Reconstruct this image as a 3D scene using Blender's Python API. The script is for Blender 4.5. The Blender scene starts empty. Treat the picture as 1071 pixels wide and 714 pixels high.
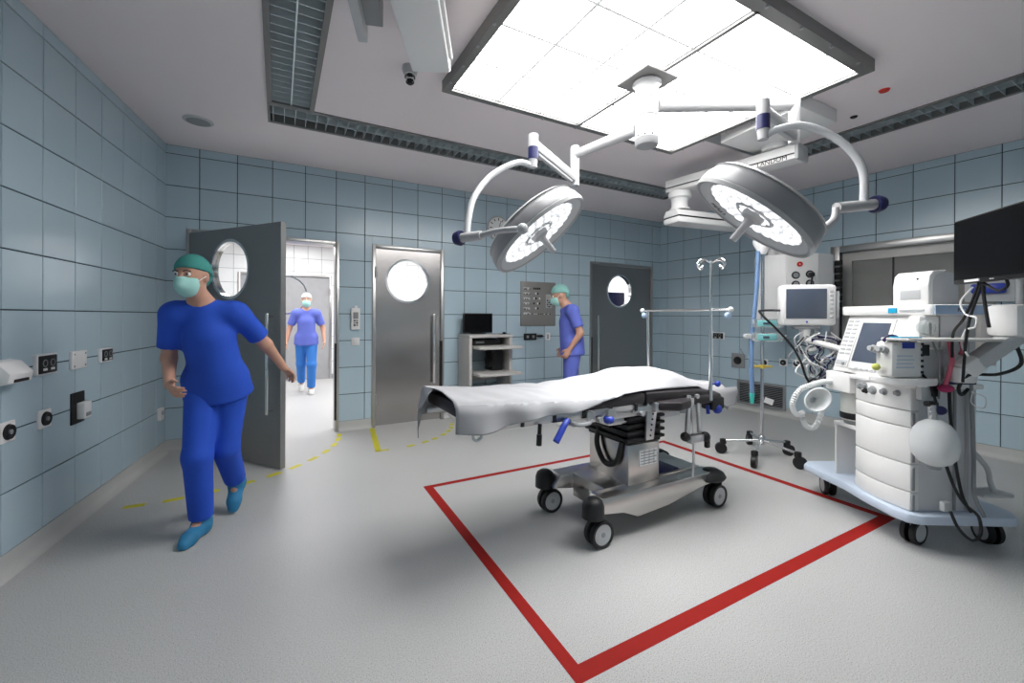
import bpy, bmesh, math, random
import numpy as np
from mathutils import Vector, Matrix, noise

random.seed(7)
sc = bpy.context.scene
COL = sc.collection
R = math.radians

# ------------------------------------------------------------------ camera
W, H = 1071, 714
F_PX, CX, CY = 441.49, 535.5, 331.77
YAW = 0.50578
CAMH = 1.3905
cam = bpy.data.objects.new('camera', bpy.data.cameras.new('camera'))
COL.objects.link(cam)
cam.data.sensor_width = 36
cam.data.lens = F_PX / W * 36
cam.data.shift_x = (W / 2 - CX) / W
cam.data.shift_y = (CY - H / 2) / W
cam.data.clip_start = 0.02
_c0 = Vector((0.87479, -0.48448, 0.00435)).normalized()
_c2 = Vector((-0.48449, -0.87479, 0.00179)).normalized()
_c1 = _c2.cross(_c0).normalized()
_c0 = _c1.cross(_c2).normalized()
cam.matrix_world = Matrix(((_c0.x, _c1.x, _c2.x, 0), (_c0.y, _c1.y, _c2.y, 0), (_c0.z, _c1.z, _c2.z, CAMH), (0, 0, 0, 1)))
sc.camera = cam

# ------------------------------------------------------------------ world, exposure, lights
wd = bpy.data.worlds.new('world'); sc.world = wd; wd.use_nodes = True
wd.node_tree.nodes['Background'].inputs[0].default_value = (0.8, 0.9, 1, 1)
wd.node_tree.nodes['Background'].inputs[1].default_value = 0.0
sc.view_settings.view_transform = 'Standard'
sc.view_settings.look = 'None'
sc.view_settings.exposure = 0.12
sc.view_settings.gamma = 1.0
sc.view_settings.use_curve_mapping = False

def area_light(name, loc, sx, sy, power, color=(1, 1, 1), rot=(0, 0, 0), spread=180):
    l = bpy.data.lights.new(name, 'AREA'); l.shape = 'RECTANGLE'; l.size = sx; l.size_y = sy
    l.energy = power; l.color = color; l.spread = R(spread)
    o = bpy.data.objects.new(name, l); o.location = loc; o.rotation_euler = rot; COL.objects.link(o)
    return o
PANEL_E = 11.5
CORR_W = 90
LAMP_W = 52
# the corridor's ceiling lights (the luminous panel's panes emit PANEL_E)
for lx in (0.2, 2.6, 5.0):
    area_light('corridor_light', (lx, 7.7, 2.88), 1.2, 3.6, CORR_W, (1, 1, 1))

# ------------------------------------------------------------------ materials
MATS = {}
def mat(name, col, rough=.5, metal=0., var=0., vscale=8., bump=0., bscale=60., stretch=None, emit=0., emitcol=None, spec=.5, trans=0., alpha=1., coat=0., objvar=0., ior=1.45):
    if name in MATS: return MATS[name]
    m = bpy.data.materials.new(name); m.use_nodes = True
    nt = m.node_tree; b = nt.nodes['Principled BSDF']
    c = (*col, 1)
    b.inputs['Base Color'].default_value = c
    b.inputs['Roughness'].default_value = rough
    b.inputs['Metallic'].default_value = metal
    b.inputs['Specular IOR Level'].default_value = spec
    b.inputs['IOR'].default_value = ior
    b.inputs['Transmission Weight'].default_value = trans
    b.inputs['Alpha'].default_value = alpha
    b.inputs['Coat Weight'].default_value = coat
    tc = nt.nodes.new('ShaderNodeTexCoord'); src = tc.outputs['Object']
    if stretch:
        mp = nt.nodes.new('ShaderNodeMapping'); mp.inputs['Scale'].default_value = stretch
        nt.links.new(src, mp.inputs[0]); src = mp.outputs[0]
    col_out = None
    if var or objvar:
        mixv = nt.nodes.new('ShaderNodeMix'); mixv.data_type = 'RGBA'; mixv.blend_type = 'MULTIPLY'
        mixv.inputs[0].default_value = 1
        mixv.inputs[6].default_value = c
        rmp = nt.nodes.new('ShaderNodeMapRange')
        a = var if var else objvar
        rmp.inputs[3].default_value = 1 - a; rmp.inputs[4].default_value = 1 + a
        if var:
            n = nt.nodes.new('ShaderNodeTexNoise'); n.inputs['Scale'].default_value = vscale; n.inputs['Detail'].default_value = 4
            nt.links.new(src, n.inputs[0]); nt.links.new(n.outputs[0], rmp.inputs[0])
        else:
            oi = nt.nodes.new('ShaderNodeObjectInfo'); nt.links.new(oi.outputs['Random'], rmp.inputs[0])
        nt.links.new(rmp.outputs[0], mixv.inputs[7])
        nt.links.new(mixv.outputs[2], b.inputs['Base Color'])
    if bump:
        n2 = nt.nodes.new('ShaderNodeTexNoise'); n2.inputs['Scale'].default_value = bscale; n2.inputs['Detail'].default_value = 3
        nt.links.new(src, n2.inputs[0])
        bp = nt.nodes.new('ShaderNodeBump'); bp.inputs['Strength'].default_value = bump; bp.inputs['Distance'].default_value = .01
        nt.links.new(n2.outputs[0], bp.inputs['Height']); nt.links.new(bp.outputs[0], b.inputs['Normal'])
    if emit:
        b.inputs['Emission Color'].default_value = (*(emitcol or col), 1)
        b.inputs['Emission Strength'].default_value = emit
    MATS[name] = m
    return m

M_TILE = mat('tile_glaze', (.50, .63, .705), .22, objvar=.04, spec=.5)
M_GROUT = mat('dark_grout', (.02, .04, .05), .9, var=.1)
M_WTILE = mat('white_tile', (.82, .83, .83), .25, objvar=.02)
M_WGROUT = mat('grey_grout', (.35, .35, .36), .9, var=.1)
M_CEIL = mat('ceiling_paint', (.92, .84, .85), .85, var=.02, vscale=2)
M_COVE = mat('cove_vinyl', (.56, .56, .54), .45, var=.03)
M_STEEL = mat('brushed_steel', (.43, .41, .40), .24, 1., var=.06, vscale=3, stretch=(1, 1, 60), bump=.03, bscale=20)
M_DSTEEL = mat('dark_steel_door', (.36, .355, .35), .45, 1., var=.05, vscale=3, stretch=(1, 1, 60))
M_FRAME = mat('steel_frame', (.50, .49, .48), .32, 1., var=.05, vscale=3)
M_CHROME = mat('chrome', (.80, .80, .80), .12, 1., var=.02)
M_ALU = mat('satin_aluminium', (.62, .62, .63), .3, 1., var=.03)
M_WHITE = mat('white_enamel', (.87, .86, .85), .3, var=.02, vscale=3)
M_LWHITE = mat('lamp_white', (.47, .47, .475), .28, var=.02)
M_LGREY = mat('light_grey_plastic', (.52, .53, .54), .4, var=.03)
M_GREY = mat('grey_plastic', (.30, .31, .32), .45, var=.03)
M_MACH = mat('machine_white', (.88, .87, .855), .35, var=.02, vscale=3)
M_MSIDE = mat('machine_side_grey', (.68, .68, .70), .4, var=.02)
M_BLUEB = mat('pale_blue_plastic', (.60, .68, .80), .4, var=.02)
M_BLACK = mat('black_rubber', (.012, .012, .013), .5, var=.1)
M_PAD = mat('black_upholstery', (.018, .015, .017), .38, var=.1, bump=.05, bscale=30)
M_SCREEN = mat('black_screen', (.004, .004, .005), .3, var=.05, spec=.15)
M_GSCREEN = mat('grey_screen', (.09, .11, .15), .12, var=.05)
M_CLOTH = mat('white_sheet', (.47, .47, .485), .9, var=.02, bump=.12, bscale=9)
M_RED = mat('red_tape', (.33, .014, .010), .7, spec=.2, var=.12, vscale=12)
M_YEL = mat('yellow_tape', (.62, .56, .02), .55, var=.08)
M_BLUEK = mat('blue_plastic', (.03, .06, .42), .35, var=.05)
M_NAVY = mat('navy_plastic', (.018, .02, .09), .4, var=.05)
M_TEAL = mat('teal_plastic', (.05, .5, .42), .4, var=.05)
M_PINK = mat('pink_hose', (.75, .16, .24), .4, var=.05)
M_PINKD = mat('magenta_fabric', (.45, .03, .12), .6, var=.1)
M_CYAN = mat('cyan_label', (.02, .42, .70), .4, var=.03)
M_PAPER = mat('paper_white', (.85, .85, .84), .7, var=.02)
M_YELP = mat('yellow_plastic', (.65, .50, .10), .4, var=.05)
M_CLEARB = mat('clear_blue_tube', (.35, .52, .80), .15, var=.03, trans=.6, ior=1.2)
M_CLEAR = mat('clear_plastic', (.85, .9, .9), .12, var=.02, trans=.75, ior=1.15)
M_GLASS = mat('window_glass', (.97, .98, .98), .02, var=.01, trans=1., ior=1.02)
M_FROST = mat('frosted_bag', (.86, .88, .88), .45, var=.03, trans=.2, ior=1.2)
M_BLIND = mat('grey_blind', (.27, .265, .255), .6, var=.03)
M_BLINDL = mat('grey_reveal', (.48, .47, .45), .5, .4, var=.03)
M_DIFF = mat('panel_diffuser', (.9, .9, .9), .5, var=.01, emit=PANEL_E, emitcol=(1, .995, .985))
M_DIFFL = mat('panel_rib', (.9, .9, .9), .5, var=.01, emit=.25, emitcol=(1, .995, .985))
M_LED = mat('led_glow', (.8, .8, .8), .4, var=.01, emit=.9, emitcol=(.97, .98, 1))
M_LEDR = mat('led_ring', (.5, .52, .56), .3, var=.05, emit=.42, emitcol=(.95, .97, 1))
M_PANELF = mat('panel_frame_grey', (.22, .215, .21), .45, .3, var=.05)
M_REDLED = mat('red_lamp', (.7, .02, .01), .4, var=.02)
M_SKIN = mat('skin', (.62, .34, .24), .5, var=.05, vscale=12)
M_SCRUB = mat('royal_blue_scrubs', (.020, .09, .58), .8, var=.08, vscale=6, bump=.15, bscale=12)
M_SCRUBV = mat('violet_blue_scrubs', (.13, .17, .60), .8, var=.08, vscale=6, bump=.15, bscale=12)
M_PANTS = mat('sky_blue_scrubs', (.04, .20, .62), .8, var=.08, vscale=6, bump=.15, bscale=12)
M_CAPT = mat('teal_surgical_cap', (.06, .30, .27), .85, var=.08, bump=.15, bscale=20)
M_CAPW = mat('grey_white_cap', (.62, .66, .66), .85, var=.06, bump=.15, bscale=20)
M_MASK = mat('mint_mask', (.42, .76, .70), .85, var=.04)
M_SHOEB = mat('blue_overshoe', (.03, .22, .42), .6, var=.08)
M_SHOEW = mat('white_clog', (.70, .70, .68), .5, var=.05)
M_CPANEL = mat('control_panel_grey', (.30, .29, .275), .45, .3, var=.04)
M_KEYD = mat('keypad_display', (.55, .50, .44), .4, var=.03)
M_CART = mat('cart_grey', (.55, .53, .51), .5, var=.03)
M_LBLUE = mat('pale_blue_knob', (.45, .58, .78), .35, var=.03)
M_TEALL = mat('pump_teal', (.25, .62, .62), .4, var=.05)
M_STEELT = mat('table_steel', (.60, .58, .56), .28, 1., var=.04, vscale=4)
M_ABS = mat('canister_white', (.72, .72, .68), .4, var=.04)
M_BLUED = mat('cap_edge_blue', (.30, .42, .60), .4, var=.03)
M_YELG = mat('yellow_green_cap', (.62, .66, .16), .4, var=.04)
M_TRAY = mat('tray_beige', (.66, .64, .61), .4, var=.02)
M_CAPT2 = mat('mint_cap', (.25, .50, .46), .85, var=.08, bump=.15, bscale=20)
M_MOUNT = mat('mount_grey_white', (.36, .36, .365), .3, var=.03)
M_SHELL = mat('lamp_shell_grey', (.30, .30, .31), .3, var=.03)
M_HAIR = mat('dark_eye', (.03, .02, .015), .4, var=.1)

def floor_mat():
    m = bpy.data.materials.new('speckled_vinyl'); m.use_nodes = True
    nt = m.node_tree; b = nt.nodes['Principled BSDF']
    tc = nt.nodes.new('ShaderNodeTexCoord')
    def noi(s, d=2):
        n = nt.nodes.new('ShaderNodeTexNoise'); n.inputs['Scale'].default_value = s; n.inputs['Detail'].default_value = d
        nt.links.new(tc.outputs['Object'], n.inputs[0]); return n
    v = noi(210, 1)
    r = nt.nodes.new('ShaderNodeValToRGB'); e = r.color_ramp.elements
    e[0].position = .30; e[0].color = (.24, .24, .23, 1)
    e[1].position = .70; e[1].color = (.66, .66, .65, 1)
    x = r.color_ramp.elements.new(.40); x.color = (.50, .497, .487, 1)
    x = r.color_ramp.elements.new(.60); x.color = (.53, .527, .515, 1)
    nt.links.new(v.outputs[0], r.inputs[0])
    n2 = noi(1.3, 5); mr = nt.nodes.new('ShaderNodeMapRange'); mr.inputs[3].default_value = .93; mr.inputs[4].default_value = 1.06
    nt.links.new(n2.outputs[0], mr.inputs[0])
    mx = nt.nodes.new('ShaderNodeMix'); mx.data_type = 'RGBA'; mx.blend_type = 'MULTIPLY'; mx.inputs[0].default_value = 1
    nt.links.new(r.outputs[0], mx.inputs[6]); nt.links.new(mr.outputs[0], mx.inputs[7]); nt.links.new(mx.outputs[2], b.inputs['Base Color'])
    b.inputs['Roughness'].default_value = .42
    b.inputs['Specular IOR Level'].default_value = .4
    bp = nt.nodes.new('ShaderNodeBump'); bp.inputs['Strength'].default_value = .02; bp.inputs['Distance'].default_value = .003
    n3 = noi(90, 2); nt.links.new(n3.outputs[0], bp.inputs['Height']); nt.links.new(bp.outputs[0], b.inputs['Normal'])
    return m
M_FLOOR = floor_mat()

# ------------------------------------------------------------------ mesh helpers
XF = {}     # object name -> Matrix (world) for things
def thing(name, label, cat, loc=(0, 0, 0), rz=0., group=None, kind=None):
    o = bpy.data.objects.new(name, None); COL.objects.link(o)
    o.empty_display_size = .05
    o.location = loc; o.rotation_euler = (0, 0, rz)
    o['label'] = label
    if kind: o['kind'] = kind
    else: o['category'] = cat
    if group: o['group'] = group
    return o
def mw(o):
    m = Matrix.Translation(o.location) @ o.rotation_euler.to_matrix().to_4x4()
    return (mw(o.parent) @ m) if o.parent else m
def tag(o, label, cat=None, group=None, kind=None):
    o['label'] = label
    if cat: o['category'] = cat
    if group: o['group'] = group
    if kind: o['kind'] = kind
    return o

def catmull(pts, n=8):
    P = [Vector(p) for p in pts]
    if len(P) < 3: return P
    out = []
    for i in range(len(P) - 1):
        p0 = P[i - 1] if i else P[0] * 2 - P[1]
        p1, p2 = P[i], P[i + 1]
        p3 = P[i + 2] if i + 2 < len(P) else P[-1] * 2 - P[-2]
        for k in range(n):
            t = k / n
            out.append(.5 * ((2 * p1) + (p2 - p0) * t + (2 * p0 - 5 * p1 + 4 * p2 - p3) * t * t + (3 * p1 - p0 - 3 * p2 + p3) * t ** 3))
    out.append(P[-1]); return out

class MB:
    """collects shapes, given in the coordinates of the thing (or of the world with world=True), for one mesh"""
    def __init__(s): s.bm = bmesh.new()
    def box(s, c, size, bev=0., rot=None, seg=2):
        r = bmesh.ops.create_cube(s.bm, size=1)
        vs = r['verts']
        bmesh.ops.scale(s.bm, vec=size, verts=vs)
        if bev:
            ed = list({e for v in vs for e in v.link_edges})
            res = bmesh.ops.bevel(s.bm, geom=ed, offset=min(bev, min(size) * .49), segments=seg, affect='EDGES', profile=.5)
            vs = list({v for f in res['faces'] for v in f.verts} | {v for v in vs if v.is_valid})
            # bevel returns only new faces; gather connected
            seen = set(vs); st = list(vs)
            while st:
                v = st.pop()
                for e in v.link_edges:
                    o = e.other_vert(v)
                    if o not in seen: seen.add(o); st.append(o)
            vs = list(seen)
        m = Matrix.Translation(Vector(c))
        if rot is not None:
            m = m @ (rot.to_4x4() if isinstance(rot, Matrix) else Matrix.Rotation(rot, 4, 'Z'))
        bmesh.ops.transform(s.bm, matrix=m, verts=vs)
        return s
    def bx(s, x0, x1, y0, y1, z0, z1, bev=0., seg=2):
        return s.box(((x0 + x1) / 2, (y0 + y1) / 2, (z0 + z1) / 2), (abs(x1 - x0), abs(y1 - y0), abs(z1 - z0)), bev, None, seg)
    def cyl(s, p0, p1, r0, r1=None, n=20, caps=True):
        return s.tube([p0, p1], r0, n, r1=r1, smooth=False, caps=caps)
    def tube(s, pts, r, n=10, r1=None, smooth=True, caps=True, k=8, radii=None):
        P = catmull(pts, k) if smooth and len(pts) > 2 else [Vector(p) for p in pts]
        if r1 is None: r1 = r
        rings = []; up = None; N = len(P)
        for i, p in enumerate(P):
            d = (P[min(i + 1, N - 1)] - P[max(i - 1, 0)])
            if d.length < 1e-9: d = Vector((0, 0, 1))
            d.normalize()
            if up is None:
                up = Vector((0, 0, 1)) if abs(d.z) < .9 else Vector((1, 0, 0))
            x = up - d * up.dot(d)
            if x.length < 1e-5: x = d.orthogonal()
            x.normalize(); up = x; y = d.cross(x)
            rr = radii(i / (N - 1)) if radii else r + (r1 - r) * i / (N - 1)
            rings.append([s.bm.verts.new(p + (x * math.cos(2 * math.pi * j / n) + y * math.sin(2 * math.pi * j / n)) * rr) for j in range(n)])
        for a, b in zip(rings[:-1], rings[1:]):
            for j in range(n): s.bm.faces.new((a[j], a[(j + 1) % n], b[(j + 1) % n], b[j]))
        if caps:
            s.bm.faces.new(rings[0][::-1]); s.bm.faces.new(rings[-1])
        return s
    def lathe(s, prof, c=(0, 0, 0), axis=(0, 0, 1), n=32, a0=0., a1=2 * math.pi, sx=1.):
        """prof: (radius, height along axis) pairs"""
        ax = Vector(axis).normalized(); x = ax.orthogonal().normalized() if abs(ax.z) < .999 else Vector((1, 0, 0)); y = ax.cross(x)
        c = Vector(c); full = abs(a1 - a0 - 2 * math.pi) < 1e-6
        m = n if full else n + 1
        rings = []
        for r, h in prof:
            if r < 1e-6: rings.append([s.bm.verts.new(c + ax * h)]); continue
            rings.append([s.bm.verts.new(c + ax * h + (x * math.cos(a0 + (a1 - a0) * j / n) * sx + y * math.sin(a0 + (a1 - a0) * j / n)) * r) for j in range(m)])
        for a, b in zip(rings[:-1], rings[1:]):
            for j in range(n):
                k = (j + 1) % m
                if len(a) == 1 and len(b) == 1: continue
                if len(a) == 1: s.bm.faces.new((a[0], b[k], b[j]))
                elif len(b) == 1: s.bm.faces.new((a[j], a[k], b[0]))
                else: s.bm.faces.new((a[j], a[k], b[k], b[j]))
        return s
    def ball(s, c, r, n=16, sq=(1, 1, 1)):
        m = max(6, n // 2)
        res = bmesh.ops.create_uvsphere(s.bm, u_segments=n, v_segments=m, radius=r)
        bmesh.ops.scale(s.bm, vec=sq, verts=res['verts']); bmesh.ops.translate(s.bm, vec=c, verts=res['verts'])
        return s
    def prism(s, poly, z0, z1, axis='z', bev=0.):
        """poly: 2D points; axis z: (x,y); x: (y,z) extruded along x; y: (x,z) extruded along y"""
        f = {'z': lambda p, h: (p[0], p[1], h), 'x': lambda p, h: (h, p[0], p[1]), 'y': lambda p, h: (p[0], h, p[1])}[axis]
        a = [s.bm.verts.new(f(p, z0)) for p in poly]; b = [s.bm.verts.new(f(p, z1)) for p in poly]
        fs = [s.bm.faces.new(a), s.bm.faces.new(b)]
        for i in range(len(poly)): fs.append(s.bm.faces.new((a[i], a[(i + 1) % len(a)], b[(i + 1) % len(a)], b[i])))
        bmesh.ops.recalc_face_normals(s.bm, faces=fs)
        if bev:
            bmesh.ops.bevel(s.bm, geom=list({e for g in fs for e in g.edges}), offset=bev, segments=2, affect='EDGES', profile=.5)
        return s
    def xform(s, m):
        bmesh.ops.transform(s.bm, matrix=m, verts=s.bm.verts); return s
    def quad(s, *p):
        s.bm.faces.new([s.bm.verts.new(q) for q in p]); return s
    def mesh(s, name, material, smooth=True, xf=None):
        bmesh.ops.recalc_face_normals(s.bm, faces=s.bm.faces)
        if xf is not None: bmesh.ops.transform(s.bm, matrix=xf, verts=s.bm.verts)
        me = bpy.data.meshes.new(name); s.bm.to_mesh(me); s.bm.free()
        if material: me.materials.append(material)
        if smooth:
            me.polygons.foreach_set('use_smooth', [True] * len(me.polygons)); me.set_sharp_from_angle(angle=R(38))
        return me
    def build(s, name, material, parent=None, world=False, origin=None, smooth=True):
        xf = None
        if world and parent is not None: xf = mw(parent).inverted()
        if origin is not None: xf = Matrix.Translation(-Vector(origin)) @ (xf if xf else Matrix())
        me = s.mesh(name, material, smooth, xf)
        o = bpy.data.objects.new(name, me); COL.objects.link(o)
        if parent is not None: o.parent = parent
        if origin is not None: o.location = origin
        return o

def link(name, me, parent=None, loc=(0, 0, 0), rot=None):
    o = bpy.data.objects.new(name, me); COL.objects.link(o); o.location = loc
    if rot: o.rotation_euler = rot
    if parent is not None: o.parent = parent
    return o

def text_mesh(txt, size, material, name='lettering', extrude=.0006, bold=False):
    cu = bpy.data.curves.new('t', 'FONT'); cu.body = txt; cu.size = size; cu.extrude = extrude
    cu.align_x = 'CENTER'; cu.align_y = 'CENTER'; cu.resolution_u = 3
    o = bpy.data.objects.new('t', cu); COL.objects.link(o)
    dg = bpy.context.evaluated_depsgraph_get(); dg.update()
    me = bpy.data.meshes.new_from_object(o.evaluated_get(dg)); me.name = name
    bpy.data.objects.remove(o); me.materials.clear(); me.materials.append(material)
    return me

def LD(L, D, z=0.):      # camera-aligned ground coordinates (right, forward) to world
    return Vector((L * math.cos(YAW) + D * math.sin(YAW), -L * math.sin(YAW) + D * math.cos(YAW), z))
def px(x, y, D):         # world point at photograph pixel (x, y), D metres along the view direction
    return LD((x - CX) / F_PX * D, D, CAMH + (CY - y) / F_PX * D)

# ================================================================== ROOM SHELL
XL, YB, XR = -1.006, 5.462, 6.130
AL, AR = -0.12152, 0.03876
ZC = 3.13
TZ, TH, TW = .115, .325, .332
YF = -1.6
dL = Vector((math.sin(AL), -math.cos(AL), 0)); dR = Vector((math.sin(AR), -math.cos(AR), 0))
nL = Vector((math.cos(AL), math.sin(AL), 0)); nR = -Vector((math.cos(AR), math.sin(AR), 0))
LEN_L = (YB - YF) / math.cos(AL); LEN_R = (YB - YF) / math.cos(AR)
FAR = 10.15      # far wall of the corridor
JT = .007        # joint

fl = MB().bx(-2.6, 7.2, YF - .3, FAR + .3, -.12, 0).build('floor', M_FLOOR, smooth=False)
tag(fl, 'pale grey speckled vinyl floor of the operating theatre', kind='structure')

# ceiling with the slot for the strip lights left open
SX0, SX1, SX2, SX3 = -.085, .262, 4.60, 4.965
SY0, SY1 = 3.965, 4.36
cm = MB()
for a in ((-2.6, SX0, YF - .3, YB), (SX3, 7.2, YF - .3, YB), (SX0, SX3, SY1, YB), (SX1, SX2, YF - .3, SY0), (SX0, SX1, YF - .3, -1.0), (SX2, SX3, YF - .3, -1.0)):
    cm.bx(a[0], a[1], a[2], a[3], ZC, ZC + .15)
cm.bx(SX0 - .05, SX3 + .05, -1.05, SY1 + .05, ZC + .15, ZC + .17)
c = cm.build('ceiling', M_CEIL, smooth=False)
tag(c, 'pale painted ceiling of the operating theatre', kind='structure')

DOORS = [(-.835, .640, 2.285), (1.022, 1.966, 2.285), (4.478, 5.928, 2.305)]   # outer frame x0, x1, height
wb = MB(); xs = [XL - .15]
for a, b, h in DOORS:
    wb.bx(xs[-1], a + .02, YB, YB + .15, 0, ZC); wb.bx(a + .02, b - .02, YB, YB + .15, h - .02, ZC); xs.append(b - .02)
wb.bx(xs[-1], XR + .15, YB, YB + .15, 0, ZC)
wall_back = wb.build('wall_back', M_GROUT, smooth=False); tag(wall_back, 'back wall clad in blue-grey square tiles with three steel doors', kind='structure')

def side_wall(name, x0, d, n, length, label):
    o = thing(name, label, None, (x0, YB, 0), math.atan2(d.y, d.x), kind='structure')
    return o
# left / right walls: one mesh each, local x along the wall from the back corner
def wall_mesh(name, x0, d, n, length, label, holes=()):
    ang = math.atan2(d.y, d.x)
    side = 1 if (Matrix.Rotation(ang, 3, 'Z') @ Vector((0, 1, 0))).dot(n) > 0 else -1    # +1: room on local +y
    m = MB(); y0, y1 = (-.15, 0) if side > 0 else (0, .15)
    s0 = -.15
    for (a, b, z0, z1) in holes:
        m.bx(s0, a, y0, y1, 0, ZC); m.bx(a, b, y0, y1, 0, z0); m.bx(a, b, y0, y1, z1, ZC); s0 = b
    m.bx(s0, length + .15, y0, y1, 0, ZC)
    o = m.build(name, M_GROUT, smooth=False); o.location = (x0, YB, 0); o.rotation_euler = (0, 0, ang)
    tag(o, label, kind='structure'); o['_side'] = side
    return o, side
wall_left, sdL = wall_mesh('wall_left', XL, dL, nL, LEN_L, 'left wall clad in blue-grey square tiles with a row of sockets')
WIN = (2.79, 4.02, 1.02, 2.28)     # window in the right wall: distance from corner, heights
wall_right, sdR = wall_mesh('wall_right', XR, dR, nR, LEN_R, 'right wall clad in blue-grey square tiles with a steel framed window', [WIN])
del wall_left['_side'], wall_right['_side']
wf = MB().bx(-2.6, 7.2, YF - .15, YF, 0, ZC).build('wall_front', M_TILE, smooth=False); tag(wf, 'tiled wall behind the viewer', kind='structure')

# ---- tiles: one object each
TT = .009
tile_cache = {}
def tile_obj(parent, u0, u1, z0, z1, side, material=M_TILE):
    """a tile on a wall whose plane is local y=0, room on side*y"""
    w, h = round(u1 - u0, 4), round(z1 - z0, 4)
    key = (w, h, side, material.name)
    if key not in tile_cache:
        b = bmesh.new(); c = .0025
        a = [b.verts.new((sx * w / 2, 0, sz * h / 2)) for sx, sz in ((-1, -1), (1, -1), (1, 1), (-1, 1))]
        m = [b.verts.new((sx * w / 2, side * (TT - c), sz * h / 2)) for sx, sz in ((-1, -1), (1, -1), (1, 1), (-1, 1))]
        t = [b.verts.new((sx * (w / 2 - c), side * TT, sz * (h / 2 - c))) for sx, sz in ((-1, -1), (1, -1), (1, 1), (-1, 1))]
        for p, q in ((a, m), (m, t)):
            for i in range(4): b.faces.new((p[i], p[(i + 1) % 4], q[(i + 1) % 4], q[i]))
        b.faces.new(t); bmesh.ops.recalc_face_normals(b, faces=b.faces)
        me = bpy.data.meshes.new('tile'); b.to_mesh(me); b.free(); me.materials.append(material); tile_cache[key] = me
        # make sure the front looks into the room
        if sum(p.normal.y * side for p in me.polygons if len(p.vertices) == 4 and abs(p.normal.y) > .99) < 0: me.flip_normals()
    return link('tile', tile_cache[key], parent, ((u0 + u1) / 2, 0, (z0 + z1) / 2), (random.uniform(-.0022, .0022), 0, random.uniform(-.0022, .0022)))
def subtract(rects, hole):
    out = []
    for (a, b, c0, d0) in rects:
        h0, h1, g0, g1 = hole
        if h1 <= a or h0 >= b or g1 <= c0 or g0 >= d0: out.append((a, b, c0, d0)); continue
        if h0 > a: out.append((a, h0, c0, d0))
        if h1 < b: out.append((h1, b, c0, d0))
        m0, m1 = max(a, h0), min(b, h1)
        if g0 > c0: out.append((m0, m1, c0, g0))
        if g1 < d0: out.append((m0, m1, g1, d0))
    return [r for r in out if r[1] - r[0] > .012 and r[3] - r[2] > .012]
def tile_wall(parent, u_start, u_end, first_joint, zs, holes, side, material=M_TILE, tw=TW):
    us = [u_start]; j = first_joint
    while j <= u_start + .01: j += tw
    while j < u_end - .01: us.append(j); j += tw
    us.append(u_end)
    n = 0
    for a, b in zip(us[:-1], us[1:]):
        for z0, z1 in zip(zs[:-1], zs[1:]):
            rs = [(a + JT / 2, b - JT / 2, z0 + JT / 2, z1 - JT / 2)]
            for h in holes: rs = subtract(rs, h)
            for q in rs: tile_obj(parent, *q, side, material); n += 1
    return n
ZS = [TZ + TH * k for k in range(10)] + [ZC]
# back wall is built in world coordinates: give tiles their own carrier offset through a local y of YB
class _P: pass
def tile_back():
    us = [XL]; j = -1.05597 + TW
    while j < XR - .01: us.append(j); j += TW
    us.append(XR); n = 0
    for a, b in zip(us[:-1], us[1:]):
        for z0, z1 in zip(ZS[:-1], ZS[1:]):
            rs = [(a + JT / 2, b - JT / 2, z0 + JT / 2, z1 - JT / 2)]
            for (d0, d1, h) in DOORS: rs = subtract(rs, (d0, d1, -1, h))
            for q in rs:
                t = tile_obj(wall_back, *q, -1); t.location.y = YB; n += 1
    return n
tile_back()
tile_wall(wall_left, 0, 3.4, -.0787, ZS, [], sdL)
tile_wall(wall_right, 0, 5.2, .1669, ZS, [(WIN[0] - .1, WIN[1] + .1, WIN[2] - .1, WIN[3] + .02)], sdR)
# plain cladding on the stretches behind the viewer
for o, L0, L1, sd in ((wall_left, 3.4, LEN_L, sdL), (wall_right, 5.2, LEN_R, sdR)):
    q = MB().bx(L0 + .004, L1, *sorted((0, sd * TT)), TZ, ZC).build('tile', M_TILE, o, smooth=False)

# cove skirting
def skirting(name, parent_loc, ang, side, spans, label):
    m = MB()
    for a, b in spans:
        pf = [(0, 0), (side * .055, 0), (side * .035, .006), (side * .018, .022), (side * .010, .05), (side * .009, TZ), (0, TZ)]
        m.prism(pf, a, b, 'x')
    o = m.build(name, M_COVE); o.location = parent_loc; o.rotation_euler = (0, 0, ang)
    tag(o, label, kind='structure'); return o
skirting('baseboard_left', (XL, YB, 0), math.atan2(dL.y, dL.x), sdL, [(0, LEN_L)], 'pale grey coved vinyl skirting under the left wall tiles')
skirting('baseboard_right', (XR, YB, 0), math.atan2(dR.y, dR.x), sdR, [(0, LEN_R)], 'pale grey coved vinyl skirting under the right wall tiles')
skirting('baseboard_back', (0, YB, 0), 0, -1, [(XL, DOORS[0][0]), (DOORS[0][1], DOORS[1][0]), (DOORS[1][1], DOORS[2][0]), (DOORS[2][1], XR)], 'pale grey coved vinyl skirting under the back wall tiles')

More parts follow.
